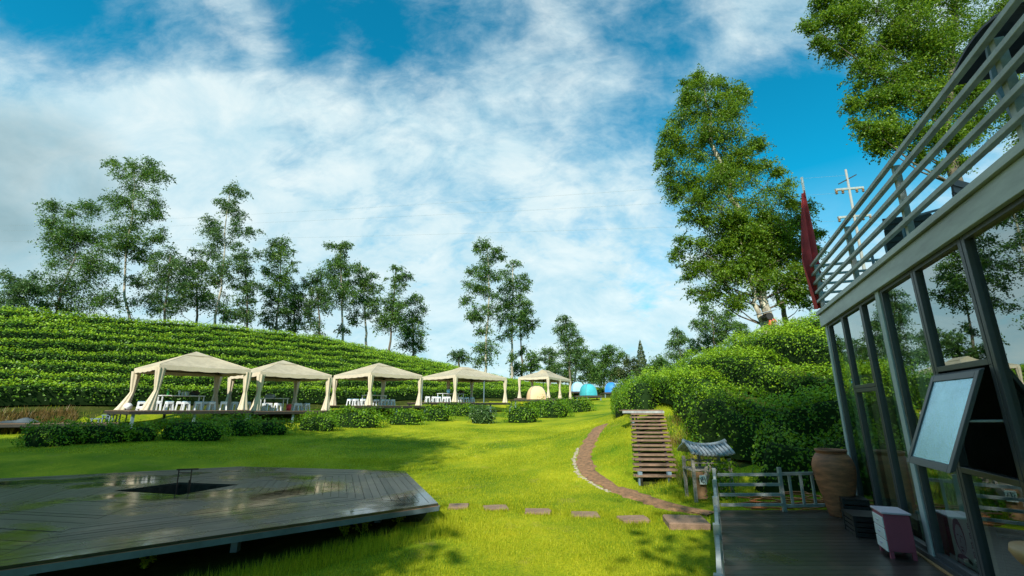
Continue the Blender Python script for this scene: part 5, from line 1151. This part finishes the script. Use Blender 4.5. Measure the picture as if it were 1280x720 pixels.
pathq = q
def scatter(n, x0, x1, y0, y1, h0, h1, w, keep=None):
    x = r.uniform(x0, x1, n); y = r.uniform(y0, y1, n); k = ~in_hex(x, y, HX) & (x < 3.05 - (8 - y) * .42 + 50 * (y > 8)) 
    k &= np.abs(x) < y * 1.25 + .5
    k &= ~((np.abs(x - (3.42 + (y - 12.05) * .29)) < .6) & (y > 11.8) & (y < 15.9)); dd = np.min(np.hypot(x[:, None] - pathq[None, ::3, 0], y[:, None] - pathq[None, ::3, 1]), 1); k &= dd > .36
    if keep is not None: k &= keep(x, y)
    else: bn = np.sin(x * 1.9 + 1.3 * np.sin(y * .9)) * np.sin(y * 1.6 + 1.1 * np.sin(x * 1.3)) + .5 * np.sin(x * 4.3 + y * 3.1) * np.sin(y * 5.2 - x * 2.2); k &= (bn < .75) | (r.uniform(0, 1, n) < .35)
    x, y = x[k], y[k]; PTS.append(np.stack([x, y, height(x, y) - .005], 1)); HH.append(r.uniform(h0, h1, len(x))); WW.append(np.full(len(x), w))
scatter(150000, -5, 3.2, 3.0, 9.5, .018, .05, .008)
scatter(120000, -9, 5, 9, 17, .02, .05, .013)
scatter(70000, -18, 6, 16, 28, .02, .06, .024)
def patchy(x, y): return (np.sin(x * 2.3 + 1.7 * np.sin(y * 1.1)) * np.sin(y * 2.9 + np.sin(x * 2.1)) + r.normal(0, .3, len(x))) > .7
scatter(40000, -5, 3.2, 3.0, 10, .04, .085, .010, keep=patchy)
scatter(30000, -10, 5, 10, 20, .04, .10, .015, keep=patchy)
def clumpy(x, y): return (np.sin(x * 3.1 + y * 1.3) * np.sin(y * 2.7 - x) + r.normal(0, .4, len(x))) > .35
scatter(26000, -4.6, -.9, 3.4, 9.0, .08, .20, .008, keep=lambda x, y: in_hex(x, y, [(-7, 3.2), (-.4, 8.3), (-.9, 9.1), (-7, 4.6)]) | ((np.hypot(x + .9, y - 8.7) < .45)))
scatter(30000, -26, 7, 19, 36, .06, .2, .02, keep=lambda x, y: (x * NH[0] + y * NH[1] > 23.8) & clumpy(x, y))
scatter(14000, 1.5, 5.6, 11.5, 24, .05, .16, .012, keep=lambda x, y: (x > 2.6 + (y - 12) * .07) & clumpy(x, y))
scatter(7000, 2.6, 4.8, 8.3, 12, .05, .14, .01, keep=clumpy)
for (px, py, w_) in ((573, 634.5, .3), (620, 636.5, .32), (672, 641, .34), (731, 645, .35), (792, 650.5, .34)):
    g = gpt(px, py); n = 420; a = r.uniform(0, 6.283, n); x = g[0] + np.cos(a) * w_ * r.uniform(.85, 1.25, n); y = g[1] + np.sin(a) * .26 * r.uniform(.85, 1.3, n); PTS.append(np.stack([x, y, height(x, y)], 1)); HH.append(r.uniform(.04, .10, n)); WW.append(np.full(n, .009))
o = tris_np('grass', blades(np.concatenate(PTS), np.concatenate(HH), np.concatenate(WW), r), MT['grassblade']); tag(o, 'short bright green grass of the lawn', 'grass', kind='stuff')
# dry bank grass at the far left behind the walkway
Dd = r.uniform(32.4, 33.4, 15000); Sd = r.uniform(-16, 5.0, 15000); P = Dd[:, None] * NH[None] + Sd[:, None] * TH[None]
o = tris_np('dry_grass', blades(np.stack([P[:, 0], P[:, 1], height(P[:, 0], P[:, 1])], 1), r.uniform(.12, .42, len(P)), np.full(len(P), .035), r, .5), MT['dry']); tag(o, 'brown dry grass bank behind the lower walkway', 'grass', kind='stuff')
y = r.uniform(10.2, 15.6, 7000); x = 3.42 + (y - 12.05) * .29 + .62 + np.abs(r.normal(0, .55, len(y))); k = x > 3.3 + (y < 10.9) * .9; x, y = x[k], y[k]
o = quads_np('dry_grass', blades(np.stack([x, y, height(x, y)], 1), r.uniform(.06, .26, len(x)), np.full(len(x), .014), r, .6), [MT['dry'], MT['bank']], nf=3, slots=(np.sin(x * 5) * np.sin(y * 3.7) + r.normal(0, .5, len(x)) > -.25).astype(int)); tag(o, 'tangled brown and green grass on the bank right of the timber stairs', 'grass', kind='stuff')
# weeds under the terrace edge
def weed(label, px, py, h, seed, n=130):
    r_ = np.random.default_rng(seed); g = gpt(px, py); root = thing('weed', label, 'plant', g, 0, 'weeds under the terrace edge'); m = M(); Q = []
    for k in range(6):
        a = r_.uniform(0, 6.28); e = np.array([math.cos(a) * h * .5, math.sin(a) * h * .3, h * r_.uniform(.6, 1)]); m.tube([(0, 0, 0), e * .55 + np.array([0, 0, .03]), e], [.005, .004, .002], 4)
        nn_ = n // 6; t = r_.uniform(.3, 1.05, nn_); Q.append(leaves(e[None] * t[:, None] + r_.normal(0, .02, (nn_, 3)), np.tile([0, -.3, 1.], (nn_, 1)), np.full(nn_, .045), .6, .75, r_))
    m.build('stem', MT['grassblade'], root); quads_np('leaves', np.concatenate(Q), MT['grassblade'], root)
weed('leafy weed just right of the terrace leg', 430, 672, .26, 1); weed('tall weed below the terrace edge, left of the corner', 452, 668, .30, 2); weed('small weed near the terrace corner', 498, 655, .22, 3); weed('weed in the dark gap at the left under the terrace', 180, 712, .2, 4)

# ------------------------------------------------------------------ light and sky
SAZ = R(16); SEL = R(38)      # shadows run towards azimuth +16 deg (to the right of straight ahead)
to_sun = Vector((-math.sin(SAZ) * math.cos(SEL), -math.cos(SAZ) * math.cos(SEL), math.sin(SEL)))
sl = bpy.data.lights.new('sun', 'SUN'); sl.energy = 5.0; sl.angle = R(.5); sl.color = (1.0, .945, .84)
so_ = bpy.data.objects.new('sun', sl); COL.objects.link(so_); so_.rotation_euler = to_sun.to_track_quat('Z', 'Y').to_euler(); so_.location = (0, 0, 40)
wd = bpy.data.worlds.new('World'); sc.world = wd; wd.use_nodes = True; nt = wd.node_tree; N = nt.nodes; L = nt.links; bg = N['Background']
sky = N.new('ShaderNodeTexSky'); sky.sky_type = 'NISHITA'; sky.sun_disc = False; sky.sun_elevation = SEL
sky.sun_rotation = math.atan2(to_sun.x, to_sun.y) % (2 * math.pi); sky.air_density = 1.0; sky.dust_density = .4; sky.ozone_density = 2.5
def mth(op, a, b=None, c=None, clampv=False):
    n = N.new('ShaderNodeMath'); n.operation = op; n.use_clamp = clampv
    for i, v in enumerate((a, b, c)):
        if v is None: continue
        if isinstance(v, (int, float)): n.inputs[i].default_value = v
        else: L.new(v, n.inputs[i])
    return n.outputs[0]
tc = N.new('ShaderNodeTexCoord'); nrm = N.new('ShaderNodeVectorMath'); nrm.operation = 'NORMALIZE'; L.new(tc.outputs['Generated'], nrm.inputs[0]); DIR = nrm.outputs[0]
sx = N.new('ShaderNodeSeparateXYZ'); L.new(DIR, sx.inputs[0]); zz = mth('ADD', mth('MAXIMUM', sx.outputs['Z'], 0.0), .75)
cmb = N.new('ShaderNodeCombineXYZ'); L.new(mth('DIVIDE', sx.outputs['X'], zz), cmb.inputs[0]); L.new(mth('DIVIDE', sx.outputs['Y'], zz), cmb.inputs[1])
def cloudn(scale, det, rough, rot, st, dist, off):
    mp = N.new('ShaderNodeMapping'); mp.inputs['Rotation'].default_value = (0, 0, R(rot)); mp.inputs['Scale'].default_value = (st[0], st[1], 1); mp.inputs['Location'].default_value = off; L.new(cmb.outputs[0], mp.inputs[0])
    n = N.new('ShaderNodeTexNoise'); n.inputs['Scale'].default_value = scale; n.inputs['Detail'].default_value = det; n.inputs['Roughness'].default_value = rough; n.inputs['Distortion'].default_value = dist; L.new(mp.outputs[0], n.inputs['Vector']); return n.outputs['Fac']
n1 = cloudn(3.6, 8, .58, 20, (1, 1.1), .3, (1.3, 4.1, 0)); n2 = cloudn(10, 10, .62, 25, (.8, 1.25), .35, (7.3, 2.2, 0)); n3 = cloudn(30, 8, .66, 30, (.7, 1.3), .4, (3, 3, 0))
cov = mth('ADD', mth('MULTIPLY', n1, .55), mth('ADD', mth('MULTIPLY', n2, .42), mth('MULTIPLY', n3, .30)))
def patch(px, py, ang, amt, soft=.9):
    d = ray(px, py); d = d / np.linalg.norm(d); dp = N.new('ShaderNodeVectorMath'); dp.operation = 'DOT_PRODUCT'; L.new(DIR, dp.inputs[0]); dp.inputs[1].default_value = tuple(float(v) for v in d)
    mr = N.new('ShaderNodeMapRange'); mr.interpolation_type = 'SMOOTHSTEP'; mr.inputs['From Min'].default_value = math.cos(R(ang)); mr.inputs['From Max'].default_value = math.cos(R(ang * (1 - soft))); mr.inputs['To Max'].default_value = amt; L.new(dp.outputs['Value'], mr.inputs['Value']); return mr.outputs[0]
for p_ in ((950, 210, 13, -.26), (1060, 250, 13, -.16), (1090, 150, 12, -.12), (840, 45, 7, -.12), (820, 140, 6, -.12), (975, 120, 8, -.08), (110, 20, 8, -.20), (20, 5, 9, -.16), (-40, -60, 18, -.2), (240, 52, 6, -.16), (330, 25, 7, -.06), (430, 44, 8, -.18), (520, 55, 7, -.12), (330, 50, 8, -.14), (700, 20, 9, -.10), (610, 15, 7, -.08), (480, -40, 16, -.12), (820, -20, 10, -.12), (735, 283, 3, -.10), (830, 350, 6, -.10), (345, 215, 4, -.06),
           (60, 120, 22, .10), (250, 150, 26, .10), (60, 260, 20, .10), (900, 400, 9, .12), (600, 380, 25, .06), (930, 300, 6, .04), (200, 330, 25, .06)):
    cov = mth('ADD', cov, patch(*p_))
_b = N.new('ShaderNodeMapRange'); _b.interpolation_type = 'SMOOTHSTEP'; _b.inputs['From Min'].default_value = .15; _b.inputs['From Max'].default_value = -.35; _b.inputs['To Max'].default_value = -.22; L.new(sx.outputs['Y'], _b.inputs['Value']); cov = mth('ADD', cov, _b.outputs[0])
cr = N.new('ShaderNodeMapRange'); cr.interpolation_type = 'SMOOTHSTEP'; cr.inputs['From Min'].default_value = .32; cr.inputs['From Max'].default_value = .84; L.new(cov, cr.inputs['Value'])
hb = N.new('ShaderNodeMapRange'); hb.inputs['From Min'].default_value = .0; hb.inputs['From Max'].default_value = .42; hb.inputs['To Min'].default_value = .75; hb.inputs['To Max'].default_value = 0; L.new(sx.outputs['Z'], hb.inputs['Value'])
fac = mth('MINIMUM', mth('ADD', cr.outputs[0], hb.outputs[0]), .93)
# cloud tone: white with grey-blue thicker parts
ct = N.new('ShaderNodeValToRGB'); ct.color_ramp.elements[0].position = .34; ct.color_ramp.elements[0].color = (.50, .74, .84, 1); ct.color_ramp.elements[1].position = .66; ct.color_ramp.elements[1].color = (.80, .92, .93, 1); L.new(n2, ct.inputs[0])
gm = N.new('ShaderNodeMixRGB'); L.new(mth('ADD', mth('MULTIPLY', patch(40, 235, 9, 1.0), mth('MULTIPLY_ADD', n1, 2.2, -.6, True)), patch(-60, 280, 12, .35)), gm.inputs[0]); L.new(ct.outputs[0], gm.inputs[1]); gm.inputs[2].default_value = (.27, .40, .43, 1)
cs = N.new('ShaderNodeMixRGB'); cs.blend_type = 'MULTIPLY'; cs.inputs[0].default_value = 1; L.new(gm.outputs[0], cs.inputs[1]); cs.inputs[2].default_value = (8.2, 8.2, 8.2, 1)
tint = N.new('ShaderNodeMixRGB'); tint.blend_type = 'MULTIPLY'; tint.inputs[0].default_value = 1; L.new(sky.outputs[0], tint.inputs[1]); tint.inputs[2].default_value = (.04, 1.38, 1.42, 1)
mx = N.new('ShaderNodeMixRGB'); L.new(fac, mx.inputs[0]); L.new(tint.outputs[0], mx.inputs[1]); L.new(cs.outputs[0], mx.inputs[2]); L.new(mx.outputs[0], bg.inputs['Color']); bg.inputs['Strength'].default_value = .1

sc.view_settings.view_transform = 'Standard'; sc.view_settings.look = 'None'; sc.view_settings.exposure = .38; sc.view_settings.gamma = 1; sc.view_settings.use_curve_mapping = False
sc.render.engine = 'CYCLES'; sc.cycles.use_denoising = True; sc.cycles.max_bounces = 8; sc.cycles.transparent_max_bounces = 8; sc.cycles.diffuse_bounces = 3; sc.cycles.glossy_bounces = 4
sc.cycles.sample_clamp_indirect = 6
print('FACES', sum(len(o.data.polygons) for o in sc.objects if o.type == 'MESH'))
